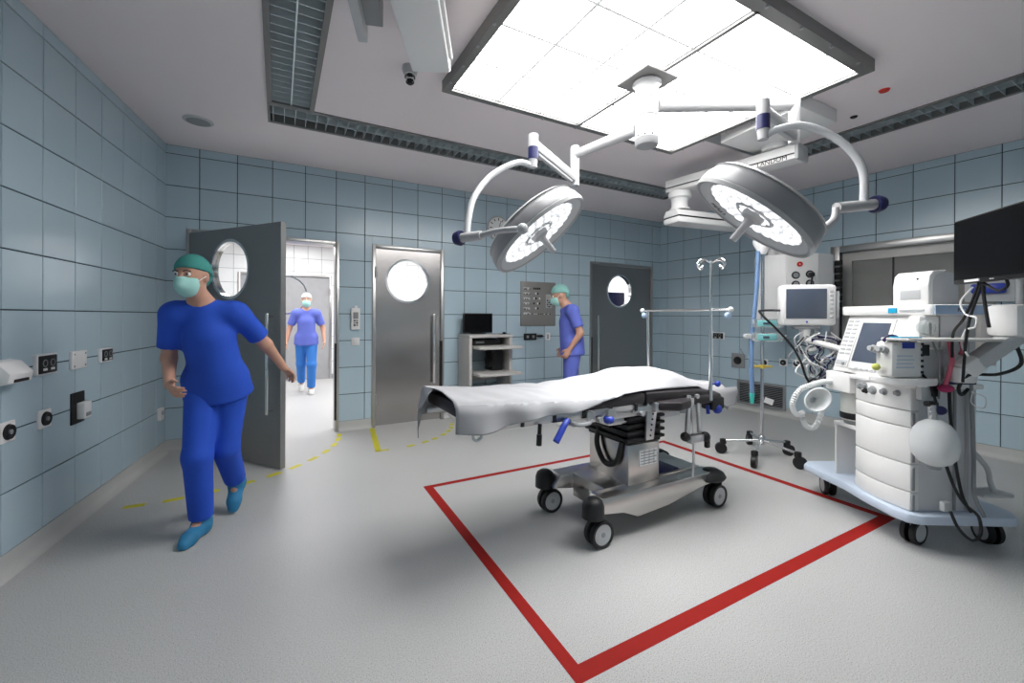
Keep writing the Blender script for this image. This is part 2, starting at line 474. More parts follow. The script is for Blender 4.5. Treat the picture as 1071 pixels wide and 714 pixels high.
# ---- corridor behind the doors
cw = MB().bx(-1.6, 6.4, FAR, FAR + .12, 0, 2.9).build('wall_corridor_far', M_WGROUT, smooth=False); tag(cw, 'white tiled far wall of the bright corridor', kind='structure')
cl = MB().bx(-1.72, -1.6, YB + .15, FAR, 0, 2.9).build('wall_corridor_left', M_WGROUT, smooth=False); tag(cl, 'white tiled left wall of the bright corridor', kind='structure')
cr = MB().bx(6.4, 6.52, YB + .15, FAR, 0, 2.9).build('wall_corridor_right', M_WTILE, smooth=False); tag(cr, 'white right wall of the bright corridor', kind='structure')
cc = MB().bx(-1.72, 6.52, YB + .15, FAR + .12, 2.9, 3.0).build('ceiling_corridor', M_CEIL, smooth=False); tag(cc, 'white ceiling of the bright corridor', kind='structure')
CD = (-.72, 1.04, 2.27)
def tiles_far():
    us = [-1.6 + .27 * k for k in range(30)]
    zs = [.1 + .28 * k for k in range(11)]; zs[-1] = 2.9
    for a, b in zip(us[:-1], us[1:]):
        if b > 6.4: break
        for z0, z1 in zip(zs[:-1], zs[1:]):
            for q in subtract([(a + .004, b - .004, z0 + .004, z1 - .004)], (CD[0], CD[1], -1, CD[2])):
                if z1 < 1.0 and (a > 1.3 or a < -.9): continue
                t = tile_obj(cw, *q, -1, M_WTILE); t.location.y = FAR
tiles_far()
m = MB().bx(1.3, 6.4, FAR - .009, FAR, .1, .94).bx(-1.6, -.9, FAR - .009, FAR, .1, .94).build('tile', M_WTILE, cw, smooth=False)
# corridor left wall tiles (seen through the open door's porthole)
for k in range(17):
    y0 = YB + .15 + .27 * k
    for i in range(10):
        z0 = .1 + .28 * i
        me_key = ('cl',)
        if me_key not in tile_cache:
            tile_cache[me_key] = MB().bx(0, .009, -.131, .131, -.136, .136).mesh('tile', M_WTILE, False)
        link('tile', tile_cache[me_key], cl, (-1.6, y0 + .135, z0 + .14))

# ================================================================== DOORS
def ring_frame(m, c, r0, r1, y0, y1, n=40, ax='y'):
    m.lathe([(r0, y0), (r1, y0), (r1, y1), (r0, y1), (r0, y0)], c, (0, 1, 0), n)
def leaf_mesh(w, h, t, cx, cz, r, z0=.012, n=48):
    """door leaf, local x 0..w, y -t/2..t/2, with a round hole"""
    b = bmesh.new()
    def ringpt(a): return (cx + r * math.cos(a), cz + r * math.sin(a))
    def outpt(a):
        # project ray to rectangle
        dx, dz = math.cos(a), math.sin(a)
        ts = []
        if dx > 1e-9: ts.append((w - cx) / dx)
        if dx < -1e-9: ts.append(-cx / dx)
        if dz > 1e-9: ts.append((h - cz) / dz)
        if dz < -1e-9: ts.append((z0 - cz) / dz)
        t_ = min(ts); return (cx + dx * t_, cz + dz * t_)
    angs = [2 * math.pi * i / n for i in range(n)]
    for X, Z in ((0, z0), (w, z0), (w, h), (0, h)): angs.append(math.atan2(Z - cz, X - cx) % (2 * math.pi))
    angs = sorted(set(round(a, 6) for a in angs)); N = len(angs)
    V = {}
    for k, y in enumerate((-t / 2, t / 2)):
        for i, a in enumerate(angs):
            p = ringpt(a); q = outpt(a)
            V['i', k, i] = b.verts.new((p[0], y, p[1])); V['o', k, i] = b.verts.new((q[0], y, q[1]))
    for i in range(N):
        j = (i + 1) % N
        for k in (0, 1): b.faces.new((V['i', k, i], V['i', k, j], V['o', k, j], V['o', k, i]))
        b.faces.new((V['i', 0, i], V['i', 0, j], V['i', 1, j], V['i', 1, i]))
        b.faces.new((V['o', 0, i], V['o', 0, j], V['o', 1, j], V['o', 1, i]))
    return b
def door(name, label, x0, x1, h, hinge, ang, mleaf, wx, wz, wr, hz0, hz1, depth_y=YB, leaf_y=None):
    """frame between x0..x1 in the plane y=depth_y; leaf hinged at x of side 'hinge' ('l'/'r')"""
    t = thing(name, label, None, (x0 if hinge == 'l' else x1, depth_y, 0), 0, kind='structure')
    ox = t.location.x
    fw = .045
    f = MB()
    f.bx(x0 - ox, x0 + fw - ox, -.022, .16, 0, h, .004); f.bx(x1 - fw - ox, x1 - ox, -.022, .16, 0, h, .004)
    f.bx(x0 + fw - ox, x1 - fw - ox, -.022, .16, h - fw, h, .004)
    f.build('door_frame', M_FRAME, t)
    s = 1 if hinge == 'l' else -1
    # black rubber seal on the closing jamb
    jx = (x1 if hinge == 'l' else x0) - ox
    MB().bx(jx - s * (fw + .004), jx - s * (fw - .018), -.026, .02, .14, 1.06).build('seal_strip', M_BLACK, t)
    w = x1 - x0 - 2 * fw - .012
    hx = s * (fw + .006)
    lf = MB(); lf.bm.free(); lf.bm = leaf_mesh(w, h - fw - .006, .05, wx, wz, wr)
    if s < 0: bmesh.ops.scale(lf.bm, vec=(-1, 1, 1), verts=lf.bm.verts)
    leaf = lf.build('door_leaf', mleaf, t); leaf.location = (hx, -.002 + (.03 if leaf_y is None else leaf_y), 0); leaf.rotation_euler = (0, 0, ang)
    g = MB(); ring_frame(g, (s * wx, 0, wz), wr - .012, wr + .014, -.031, .031); g.build('porthole_ring', M_CHROME, leaf)
    g = MB().lathe([(0, -.006), (wr - .012, -.006), (wr - .012, .006), (0, .006)], (s * wx, 0, wz), (0, 1, 0), 40); g.build('porthole_pane', M_GLASS, leaf)
    hxx = s * (w - .10)
    for sy in (-1, 1):
        hd = MB()
        y = sy * .085
        hd.cyl((hxx, sy * .024, hz0 + .03), (hxx, y, hz0 + .03), .010).cyl((hxx, sy * .024, hz1 - .03), (hxx, y, hz1 - .03), .010)
        hd.box((hxx, y, (hz0 + hz1) / 2), (.034, .018, hz1 - hz0), .006)
        hd.build('pull_handle', M_CHROME, leaf)
    for zz in (.28, h * .82):
        MB().cyl((0, -.04, zz), (0, -.04, zz + .13), .012).build('hinge', M_FRAME, t).location = (s * fw, 0, 0)
    return t, leaf
LEAF_ANG = math.atan2(4.37 - 5.45, .02 + .79)
d1, leaf1 = door('door_1', 'wide dark steel swing door with a porthole, standing open to the corridor', *DOORS[0][:2], DOORS[0][2], 'l', LEAF_ANG, M_DSTEEL, .655, 1.835, .278, .50, 1.41, leaf_y=-.03)
d2, leaf2 = door('door_2', 'narrow brushed steel door with a porthole, closed, beside the wall switch', *DOORS[1][:2], DOORS[1][2], 'l', 0, M_STEEL, .405, 1.845, .275, .50, 1.42)
d3, leaf3 = door('door_3', 'wide dark steel door with a porthole, closed, near the far corner', *DOORS[2][:2], DOORS[2][2], 'r', 0, M_DSTEEL, .735, 1.835, .272, .50, 1.42)
d4, leaf4 = door('door_4', 'steel door with a porthole in the far wall of the corridor', CD[0], CD[1], CD[2], 'r', 0, M_STEEL, .85, 1.83, .40, .50, 1.42, depth_y=FAR)

# navy cabinet standing behind door 3's porthole
t = thing('tall_cabinet', 'navy blue tall cabinet seen through the porthole of the far corner door', 'cabinet', (5.45, 6.45, 0))
MB().bx(-.5, .5, -.25, .25, .06, 1.87, .006).build('body', M_NAVY, t)
for a, b in ((-.495, -.003), (.003, .495)):
    dd = MB().bx(a, b, -.27, -.251, .08, 1.86, .004).build('cabinet_door', M_NAVY, t)
    MB().cyl(((a + b) / 2 + .15, -.285, .95), ((a + b) / 2 + .15, -.285, 1.1), .006).build('handle', M_CHROME, dd)
MB().bx(-.48, .48, -.22, .22, 0, .06).build('plinth', M_BLACK, t)

# ================================================================== WINDOW in the right wall
win = thing('window_1', 'steel framed window with grey blinds in the right wall', None, (XR, YB, 0), math.atan2(dR.y, dR.x), kind='structure')
a, b, z0, z1 = WIN; sd = sdR
f = MB()
fw = .10
for (u0, u1, q0, q1) in ((a - .1, a, z0 - .1, z1 + .02), (b, b + .1, z0 - .1, z1 + .02), (a, b, z1 - .06, z1 + .02), (a, b, z0 - .1, z0)):
    f.bx(u0, u1, *sorted((-sd * .14, sd * .018)), q0, q1, .004)
f.build('window_frame', M_FRAME, win)
f = MB()
f.bx(a, a + .10, *sorted((-sd * .12, -sd * .07)), z0, z1 - .06).bx(b - .10, b, *sorted((-sd * .12, -sd * .07)), z0, z1 - .06).bx(a + .1, b - .1, *sorted((-sd * .12, -sd * .07)), z1 - .17, z1 - .06)
f.build('inner_frame', M_BLINDL, win)
mid = a + .50
for u0, u1 in ((a + .10, mid - .006), (mid + .006, b - .10)):
    MB().bx(u0, u1, *sorted((-sd * .115, -sd * .095)), z0, z1 - .17).build('blind_panel', M_BLIND, win)
    MB().bx(u0, u1, *sorted((-sd * .085, -sd * .080)), z0, z1 - .17).build('pane', M_GLASS, win)
MB().bx(mid - .006, mid + .006, *sorted((-sd * .12, -sd * .075)), z0, z1 - .17).build('mullion', M_BLACK, win)
# ================================================================== CEILING FIXTURES
def strip(name, label, x0, x1, y0, y1, along, pitch, vis, seed=0):
    t = thing(name, label, 'ceiling light', ((x0 + x1) / 2, (y0 + y1) / 2, ZC), group='strip lights round the ceiling')
    w, l = (x1 - x0, y1 - y0)
    hx, hy = w / 2, l / 2
    f = MB()
    fr = .035
    if along == 'y':
        f.bx(-hx, -hx + fr, -hy, hy, -.012, .10).bx(hx - fr, hx, -hy, hy, -.012, .10)
        f.bx(-hx + fr, hx - fr, -hy, -hy + .02, -.012, .1).bx(-hx + fr, hx - fr, hy - .02, hy, -.012, .1)
    else:
        f.bx(-hx, hx, -hy, -hy + fr, -.012, .10).bx(-hx, hx, hy - fr, hy, -.012, .10)
        f.bx(-hx, -hx + .02, -hy + fr, hy - fr, -.012, .1).bx(hx - .02, hx, -hy + fr, hy - fr, -.012, .1)
    f.build('housing', M_PANELF, t, smooth=False)
    MB().bx(-hx + .01, hx - .01, -hy + .01, hy - .01, .085, .10).build('reflector', M_STRIPR, t, smooth=False)
    r = MB()
    if along == 'y': r.bx(-.004, .004, -hy + .02, hy - .02, -.006, .075)
    else: r.bx(-hx + .02, hx - .02, -.004, .004, -.006, .075)
    r.build('centre_rib', M_STRIPM, t, smooth=False)
    # fluorescent tubes, unlit
    for s in (-1, 1):
        q = MB(); e = (hx if along == 'y' else hy) * .45 * s
        if along == 'y': q.cyl((e, -hy + .03, .065), (e, hy - .03, .065), .012, n=8)
        else: q.cyl((-hx + .03, e, .065), (hx - .03, e, .065), .012, n=8)
        q.build('fluorescent_tube', M_LGREY, t)
    n = int((l if along == 'y' else w) / pitch)
    rest = MB(); sh = {}
    for i in range(n):
        p = (-hy if along == 'y' else -hx) + (i + .5) * pitch
        for s in (-1, 1):
            if along == 'y':
                wyc = t.location.y + p
                if vis and vis[0] < wyc < vis[1]:
                    if 'm' not in sh: sh['m'] = MB().prism([(-.002, -.006), (.002, -.006), (.006, .05), (-.006, .05)], -(hx - fr - .004) / 2, (hx - fr - .004) / 2, 'x').mesh('louvre_blade', M_STRIPM, False)
                    link('louvre_blade', sh['m'], t, (s * (hx - fr + .004) / 2, p, 0))
                elif not vis or wyc > .3:
                    rest.bx(*sorted((s * .004, s * (hx - fr))), p - .002, p + .002, -.006, .05)
            else:
                rest.bx(p - .002, p + .002, *sorted((s * .004, s * (hy - fr))), -.006, .05)
    if len(rest.bm.verts):
        o = rest.build('louvre_blade', M_STRIPM, t, smooth=False); o['kind'] = 'stuff'
    else: rest.bm.free()
    return t
M_STRIPR = mat('strip_reflector', (.62, .66, .68), .45, .3, var=.05)
M_STRIPM = mat('strip_louvre_metal', (.70, .76, .78), .35, .6, var=.03)
strip('strip_light', 'recessed louvred strip light running along the left wall, meeting the long one at its corner', SX0, SX1, -.98, SY0 - .004, 'y', .085, (2.3, 4.0))
strip('strip_light', 'long recessed louvred strip light parallel to the wall with the doors', SX0, SX3, SY0, SY1, 'x', .085, None)
strip('strip_light', 'recessed louvred strip light running along the window wall behind the ceiling pendant', SX2, SX3, -.98, SY0 - .004, 'y', .085, None)

# luminous ceiling panel
PX0, PX1, PY0, PY1, PZ = 1.055, 3.50, 1.305, 2.99, 3.05
t = thing('luminous_ceiling_panel', 'large glowing white ceiling panel in a grey frame over the operating table', 'ceiling light', ((PX0 + PX1) / 2, (PY0 + PY1) / 2, ZC))
hx, hy = (PX1 - PX0) / 2, (PY1 - PY0) / 2
f = MB(); fw = .055; dz = PZ - ZC
f.bx(-hx, -hx + fw, -hy, hy, dz, 0).bx(hx - fw, hx, -hy, hy, dz, 0).bx(-hx + fw, hx - fw, -hy, -hy + fw * 1.3, dz, 0).bx(-hx + fw, hx - fw, hy - fw, hy, dz, 0)
f.build('frame', M_PANELF, t, smooth=False)
MB().bx(-.014, .014, -hy + fw, hy - fw, dz, -.03).build('centre_bar', M_PANELF, t, smooth=False)
for i, s in enumerate((-1, 1)):
    xa, xb = sorted((s * .014, s * (hx - fw)))
    ya, yb_ = -hy + fw * 1.3, hy - fw
    nx, ny = 3, 4
    for p in range(nx):
        for q in range(ny):
            MB().bx(xa + (xb - xa) * p / nx + .009, xa + (xb - xa) * (p + 1) / nx - .009, ya + (yb_ - ya) * q / ny + .009, ya + (yb_ - ya) * (q + 1) / ny - .009, dz + .020, -.05).build('diffuser_pane', M_DIFF, t, smooth=False)
    MB().bx(xa, xb, ya, yb_, -.045, -.03).build('light_box', M_DIFFL, t, smooth=False)
    for p in range(nx + 1):
        xq = xa + (xb - xa) * p / nx
        MB().bx(max(xa, xq - .009), min(xb, xq + .009), ya, yb_, dz + .018, -.045).build('pane_rib', M_DIFFL, t, smooth=False)
    for q in range(ny + 1):
        yq = ya + (yb_ - ya) * q / ny
        MB().bx(xa, xb, max(ya, yq - .009), min(yb_, yq + .009), dz + .0175, -.045).build('pane_rib', M_DIFFL, t, smooth=False)
for k in range(7):       # clips along the frame
    for (x, y) in ((-hx + .012, -hy + .15 + k * .23), (hx - .012, -hy + .15 + k * .23), (-hx + .2 + k * .34, -hy + .012), (-hx + .2 + k * .34, hy - .012)):
        MB().cyl((x, y, dz - .008), (x, y, dz + .002), .010, n=10).build('frame_screw', M_GREY, t)

# ceiling disc, sprinkler, markers
t = thing('ceiling_speaker', 'round grey perforated speaker disc in the ceiling above the open door', 'speaker', (-.63, 4.67, ZC))
MB().lathe([(0, -.012), (.095, -.012), (.115, -.004), (.115, 0), (0, 0)], n=40).build('rim', M_LGREY, t)
MB().lathe([(0, -.016), (.09, -.014), (.09, -.011), (0, -.011)], n=40).build('grille', M_GREY, t)
t = thing('ceiling_nozzle', 'small ringed air nozzle on the ceiling beside the boom', 'nozzle', (.80, 2.93, ZC))
MB().lathe([(.05, 0), (.055, -.02), (.045, -.05), (.0, -.05)], n=24).build('collar', M_LGREY, t)
for k in range(4): MB().lathe([(.040 - k * .004, -.055 - k * .016), (.034 - k * .004, -.052 - k * .016), (.034 - k * .004, -.060 - k * .016), (.040 - k * .004, -.063 - k * .016), (.040 - k * .004, -.055 - k * .016)], n=20).build('ring', M_BLACK if k % 2 else M_PAPER, t)
MB().cyl((0, 0, -.05), (0, 0, -.12), .018, n=12).build('core', M_BLACK, t)
t = thing('red_indicator', 'small red indicator disc on the ceiling by the glowing panel', 'indicator', (4.037, 1.446, ZC))
MB().lathe([(0, -.012), (.03, -.012), (.036, 0), (0, 0)], n=20).build('lens', M_REDLED, t)
t = thing('ceiling_sensor', 'small black sensor disc on the ceiling by the strip light', 'sensor', (4.346, 1.766, ZC))
MB().lathe([(0, -.01), (.022, -.01), (.028, 0), (0, 0)], n=20).build('lens', M_BLACK, t)

# boom at the top left of the picture
bd = Vector((.254, .52, 0)).normalized(); ang = math.atan2(bd.y, bd.x)
E0 = Vector((.80, 2.455, 2.85))
t = thing('ceiling_boom', 'broad pale box shaped ceiling boom with a vented side', 'boom', (E0.x, E0.y, 2.85), ang)
MB().bx(-1.75, 0, -.115, .115, 0, .17, .012).build('beam', M_WHITE, t)
for k in range(9): MB().bx(-.62 + k * .05, -.60 + k * .05, -.1175, -.114, .03, .14).build('vent_slot', M_GREY, t)
MB().bx(-.9, -.1, -.135, -.116, .02, .05, .003).build('side_rail', M_WHITE, t)
MB().cyl((-1.5, 0, .17), (-1.5, 0, .28), .12, n=32).build('ceiling_pivot', M_WHITE, t)
t = thing('ceiling_bracket', 'dark stepped bracket on the ceiling next to the boom', 'bracket', (.37, 2.15, ZC), R(72))
MB().bx(-.5, .28, -.05, .05, -.14, 0, .004).build('channel', M_GREY, t)
MB().bx(-.5, .34, .04, .09, -.2, 0, .004).build('cheek_plate', M_LGREY, t)
MB().bx(-.5, .20, -.18, -.05, -.05, 0, .004).build('cable_cover', M_WHITE, t)

# ================================================================== SURGICAL LIGHTS
POST = Vector((2.255, 2.135))
t = thing('surgical_light_mount', 'white ceiling post with two swivel arms carrying the surgical lights', 'lamp mount', (POST.x, POST.y, PZ), 0)
MB().box((0, 0, -.008), (.30, .30, .016), .004).build('mounting_plate', M_PANELF, t)
MB().lathe([(0, -.016), (.095, -.016), (.098, -.03), (.085, -.04), (.078, -.05), (.078, -.145), (0, -.145)], n=32).build('post', M_MOUNT, t)
MB().lathe([(0, -.15), (.079, -.15), (.079, -.262), (0, -.262)], n=32).build('hub', M_MOUNT, t)
MB().lathe([(0, -.267), (.079, -.267), (.079, -.385), (0, -.385)], n=32).build('hub', M_MOUNT, t)
MB().lathe([(0, -.145), (.074, -.145), (.074, -.39), (0, -.39)], n=32).build('joint_ring', M_GREY, t)
MB().lathe([(.079, -.39), (.082, -.392), (.082, -.415), (.079, -.417)], n=32).build('collar', M_LGREY, t)
MB().lathe([(0, -.388), (.080, -.388), (.080, -.45), (.072, -.462), (0, -.462)], n=32).build('end_cap', M_MOUNT, t)
for k in range(10):
    aa = k * .628; MB().ball((.081 * math.cos(aa), .081 * math.sin(aa), -.404), .006, 6).build('collar_screw', M_BLACK, t)

def rot_to(d):      # rotation taking +z to d
    return Vector((0, 0, 1)).rotation_difference(Vector(d).normalized()).to_matrix()
def surg_lamp(label, P0, J1, J2, bow, yoke, C, nrm, rad, txt):
    """P0 arm root, J1 elbow, J2 spring arm end, bow: path, yoke: path from bow end to lamp rim, C centre, nrm: direction the light looks"""
    t = thing('surgical_light', label, 'surgical lamp', tuple(P0), 0, 'surgical lights over the table')
    def w(m, name, material): return m.build(name, material, t, world=True)
    P0 = P0 + (J1 - P0).normalized() * .082
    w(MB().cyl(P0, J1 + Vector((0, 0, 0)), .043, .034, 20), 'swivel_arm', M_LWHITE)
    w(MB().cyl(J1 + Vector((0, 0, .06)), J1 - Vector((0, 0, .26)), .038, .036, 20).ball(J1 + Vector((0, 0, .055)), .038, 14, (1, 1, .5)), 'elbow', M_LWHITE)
    w(MB().lathe([(0, .075), (.030, .073), (.03, .06)], J1, n=20), 'elbow_cap', M_BLACK)
    a = J1 - Vector((0, 0, .20)); d = J2 - a
    xx = d.normalized(); side = Vector((0, 0, 1)).cross(xx).normalized(); upv = xx.cross(side)
    rm = Matrix((xx, side, upv)).transposed()
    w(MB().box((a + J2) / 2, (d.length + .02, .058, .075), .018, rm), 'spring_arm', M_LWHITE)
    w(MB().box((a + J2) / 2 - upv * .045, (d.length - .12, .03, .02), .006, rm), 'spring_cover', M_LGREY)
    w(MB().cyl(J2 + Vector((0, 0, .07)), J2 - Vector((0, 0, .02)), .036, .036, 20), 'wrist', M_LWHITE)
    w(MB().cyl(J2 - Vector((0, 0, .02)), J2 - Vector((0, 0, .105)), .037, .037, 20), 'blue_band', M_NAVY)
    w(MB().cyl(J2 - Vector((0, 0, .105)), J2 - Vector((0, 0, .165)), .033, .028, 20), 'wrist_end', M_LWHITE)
    w(MB().tube(bow, .021, 14, k=10), 'bow', M_LGREY)
    # joint at bow end
    e = Vector(bow[-1]); y0 = Vector(yoke[0]); ydir = (Vector(yoke[1]) - e).normalized()
    hb = (y0 - e)
    w(MB().cyl(e - hb * .35, y0, .030, .030, 18), 'bow_joint', M_LWHITE)
    w(MB().lathe([(0, 0), (.045, .0), (.05, .015), (.04, .05), (0, .06)], e - hb * .35, -hb.normalized(), 20), 'joint_knob', M_NAVY)
    w(MB().tube(yoke, .019, 12, k=8), 'yoke', M_LWHITE)
    yd = (Vector(yoke[-1]) - Vector(yoke[-2])).normalized()
    w(MB().ball(Vector(yoke[-1]), .034, 16), 'pivot_boss', M_LGREY)
    rmz = rot_to(-nrm)     # lamp local +z looks back (away from light)
    lamp = bpy.data.objects.new('lamp_head', None)
    q = Matrix.Translation(C) @ rmz.to_4x4()
    def lp(m, name, material, parent=t):
        bmesh.ops.transform(m.bm, matrix=q, verts=m.bm.verts)
        if parent is t: return m.build(name, material, t, world=True)
        return m.build(name, material, parent, world=True)
    bpy.data.objects.remove(lamp)
    r = rad
    head = lp(MB().lathe([(r * .93, -.018), (r * .965, -.022), (r, -.005), (r * 1.0, .012), (r * .985, .05), (r * .93, .095), (r * .84, .118), (r * .80, .121), (r * .55, .135), (r * .25, .142), (0, .143)], n=72), 'lamp_head', M_SHELL)
    lp(MB().lathe([(r * .955, -.020), (r * .985, -.024), (r * 1.008, -.004), (r * .99, .004), (r * .96, -.014)], n=72), 'rim', M_LWHITE, head)
    lp(MB().lathe([(r * .79, .010), (r * .957, -.018), (r * .965, .0), (r * .8, .024)], n=72), 'bezel', M_LGREY, head)
    lp(MB().lathe([(r * .785, .005), (r * .805, .005), (r * .805, .014), (r * .785, .014)], n=72), 'bezel_edge', M_LWHITE, head)
    lp(MB().lathe([(0, .010), (r * .79, .010), (r * .79, .020), (0, .020)], n=72), 'lens_disc', M_LEDR, head)
    # LED lenses
    for ring, cnt in ((.24, 7), (.40, 13), (.56, 19), (.71, 25)):
        for k in range(cnt):
            aa = 2 * math.pi * k / cnt + ring * 7
            x, y = r * ring * math.cos(aa), r * ring * math.sin(aa)
            lp(MB().lathe([(0, -.013), (.022, -.011), (.026, -.005)], (x, y, .016), (0, 0, 1), 10), 'led_lens', M_LED, head)
    lp(MB().lathe([(r * .93, .096), (r * .95, .10), (r * .90, .115), (r * .88, .112)], n=72), 'back_trim', M_LWHITE, head)
    hd = lp(MB().lathe([(0, .010), (.062, .009), (.058, -.018), (.03, -.03), (.022, -.05), (.020, -.15), (.017, -.158), (0, -.16)], n=20), 'sterile_handle', M_LWHITE, head)
    lp(MB().lathe([(.085, .011), (.10, .0), (.115, .011)], n=32), 'handle_ring', M_LGREY, head)
    # lettering on the bezel
    if txt:
        me = text_mesh(txt, .035, M_BLACK)
        o = bpy.data.objects.new('lettering', me); COL.objects.link(o); o.parent = head
        # place on the bezel, reading from below: mirror handled by turning the text over
        def pix(p):
            L = p.x * math.cos(YAW) - p.y * math.sin(YAW); D = p.x * math.sin(YAW) + p.y * math.cos(YAW)
            return CX + F_PX * L / D, CY - F_PX * (p.z - CAMH) / D
        tgt = txt_at[label]
        aa = min((k * .05 for k in range(126)), key=lambda a: math.dist(pix(q @ Vector((r * .875 * math.cos(a), r * .875 * math.sin(a), .002))), tgt))
        tz = (rmz @ Vector((-.44 * math.cos(aa), -.44 * math.sin(aa), -.9))).normalized()
        loc = q @ Vector((r * .873 * math.cos(aa), r * .873 * math.sin(aa), -.004)) + tz * .003
        tx = (rmz @ Vector((-math.sin(aa), math.cos(aa), 0)))
        if tx.dot(LD(1, 0)) < 0: tx = -tx
        ty = tz.cross(tx)
        rr = Matrix((tx, ty, tz)).transposed().to_4x4()
        o.matrix_local = mw(head).inverted() @ Matrix.Translation(loc) @ rr
    # the lamp's own light
    l = bpy.data.lights.new('surgical_lamp_light', 'SPOT'); l.energy = LAMP_W; l.spot_size = R(84); l.spot_blend = 1.; l.shadow_soft_size = .28; l.color = (.97, .985, 1)
    lo = bpy.data.objects.new('surgical_lamp_light', l); COL.objects.link(lo)
    lo.matrix_world = Matrix.Translation(C + nrm * .2) @ rot_to(-nrm).to_4x4()
    return t
def view_normal(pxl, ratio, pd):
    """direction seen from the camera at pixel pxl with foreshortening ratio, leaning to image direction pd (right, up)"""
    ray = (px(pxl[0], pxl[1], 1) - Vector((0, 0, CAMH))).normalized()
    right = LD(1, 0); up = Vector((0, 0, 1))
    v = right * pd[0] + up * pd[1]; v = (v - ray * v.dot(ray)).normalized()
    return (v * math.sqrt(1 - ratio ** 2) - ray * ratio).normalized()
L1N = 'surgical light with its round head hanging in front of the wall clock'
L2N = 'surgical light with its round head hanging in front of the ceiling pendant'
txt_at = {L2N: (757, 213)}
C1 = px(564, 246, 2.85); n1 = view_normal((564, 246), .27, (.65, -.76))
J11 = LD(.515, 3.50, 2.735); J12 = px(557, 152, 3.0)
b1 = [J12 - Vector((0, 0, .15)), px(540, 171, 2.97), px(514, 184, 2.9), px(496, 206, 2.8), px(489.5, 230, 2.72), px(488, 249, 2.68)]
surg_lamp(L1N, Vector((*POST, 2.73)), J11, J12, b1, [px(503, 247, 2.63), px(522, 242, 2.55), px(546, 240, 2.48)], C1, n1, .365, '')
C2 = px(787, 226, 2.28); n2 = view_normal((787, 226), .25, (-.65, -.76))
J21 = LD(1.965, 2.95, 2.87); J22 = px(797, 117, 2.52)
b2 = [J22 - Vector((0, 0, .15)), px(812, 135, 2.5), px(838, 131, 2.46), px(868, 141, 2.42), px(890, 158, 2.38), px(902, 180, 2.35), px(903, 214, 2.33)]
surg_lamp(L2N, Vector((*POST, 2.87)), J21, J22, b2, [px(874, 217, 2.31), px(872, 228, 2.3), px(862, 237, 2.29), px(846, 246, 2.28)], C2, n2, .345, 'marlux h')

# ================================================================== CEILING PENDANT
t = thing('ceiling_pendant', 'white jointed ceiling pendant with long beams and a supply column with sockets', 'pendant', (4.15, 2.25, ZC))
def w(m, name, material, p=None): return m.build(name, material, p or t, world=True)
w(MB().prism([(3.62, 2.52), (3.52, 1.78), (4.07, 1.77), (4.32, 2.52)], 3.02, ZC, 'z', .01), 'ceiling_cover', M_WHITE)
w(MB().prism([(3.62, 2.52), (4.32, 2.52), (4.42, 2.68), (3.6, 2.68)], 3.10, ZC, 'z', .006), 'cover_shadow', M_GREY)  # thin grey slab painting the dark shadow beside the cover on the ceiling
w(MB().cyl((4.12, 2.3, 3.03), (4.12, 2.3, 2.98), .11, n=32), 'pivot', M_WHITE)
bm_ = Vector((4.20, 2.12, 0)); bn = Vector((4.05, 3.46, 0)); d = bn - bm_; ang = math.atan2(d.y, d.x)
rm = Matrix.Rotation(ang, 3, 'Z')
c = (bm_ + bn) / 2
bo = w(MB().box((c.x, c.y, 2.93), (d.length, .22, .09), .014, rm), 'upper_beam', M_WHITE)
w(MB().box((c.x, c.y, 2.865), (d.length, .20, .05), .012, rm), 'upper_beam_tray', M_WHITE)
w(MB().box((c.x, c.y, 2.888), (d.length - .02, .215, .008), 0, rm), 'shadow_gap', M_BLACK)
e = bm_ - d.normalized() * .012
w(MB().box((e.x, e.y, 2.905), (.03, .23, .15), .012, rm), 'end_cap', M_LGREY)
me = text_mesh('LANDOM', .062, M_BLACK)
o = bpy.data.objects.new('lettering', me); COL.objects.link(o); o.parent = bo
nrmv = Vector((d.y, -d.x, 0)).normalized()
if nrmv.dot(-bm_) < 0: nrmv = -nrmv
tx = Vector((0, 0, 1)).cross(nrmv)
loc = bm_ + d.normalized() * .20 + nrmv * .1015 + Vector((0, 0, 2.866))
o.matrix_local = mw(t).inverted() @ Matrix.Translation(loc) @ Matrix((tx, Vector((0, 0, 1)), nrmv)).transposed().to_4x4()
# elbow
bn2 = bn - d.normalized() * .12
w(MB().lathe([(0, 2.84), (.12, 2.84), (.125, 2.82), (.125, 2.77), (.10, 2.755), (.09, 2.72), (.09, 2.66), (.11, 2.645), (.11, 2.63), (0, 2.63)], (bn2.x, bn2.y, 0), n=32), 'elbow', M_WHITE)
be = Vector((5.58, 3.12, 0)); d2 = be - bn2; a2 = math.atan2(d2.y, d2.x); r2 = Matrix.Rotation(a2, 3, 'Z'); c2 = (bn2 + be) / 2
s0 = bn2 - d2.normalized() * .13; c2 = (s0 + be) / 2; ll = (be - s0).length
LBM = Matrix.Translation((c2.x, c2.y, 2.50)) @ r2.to_4x4()
w(MB().prism([(-.13, .045), (.13, .045), (.085, .12), (-.085, .12)], -ll / 2, ll / 2, 'x', .010).xform(LBM), 'lower_beam', M_WHITE)
w(MB().box((0, 0, 0), (ll, .25, .07), .02).xform(LBM), 'lower_beam_tray', M_WHITE)
w(MB().box((0, 0, .040), (ll - .02, .252, .010)).xform(LBM), 'shadow_gap', M_BLACK)
w(MB().box((be.x, be.y, 2.36), (.12, .12, .42), .03, r2), 'drop_tube', M_WHITE)
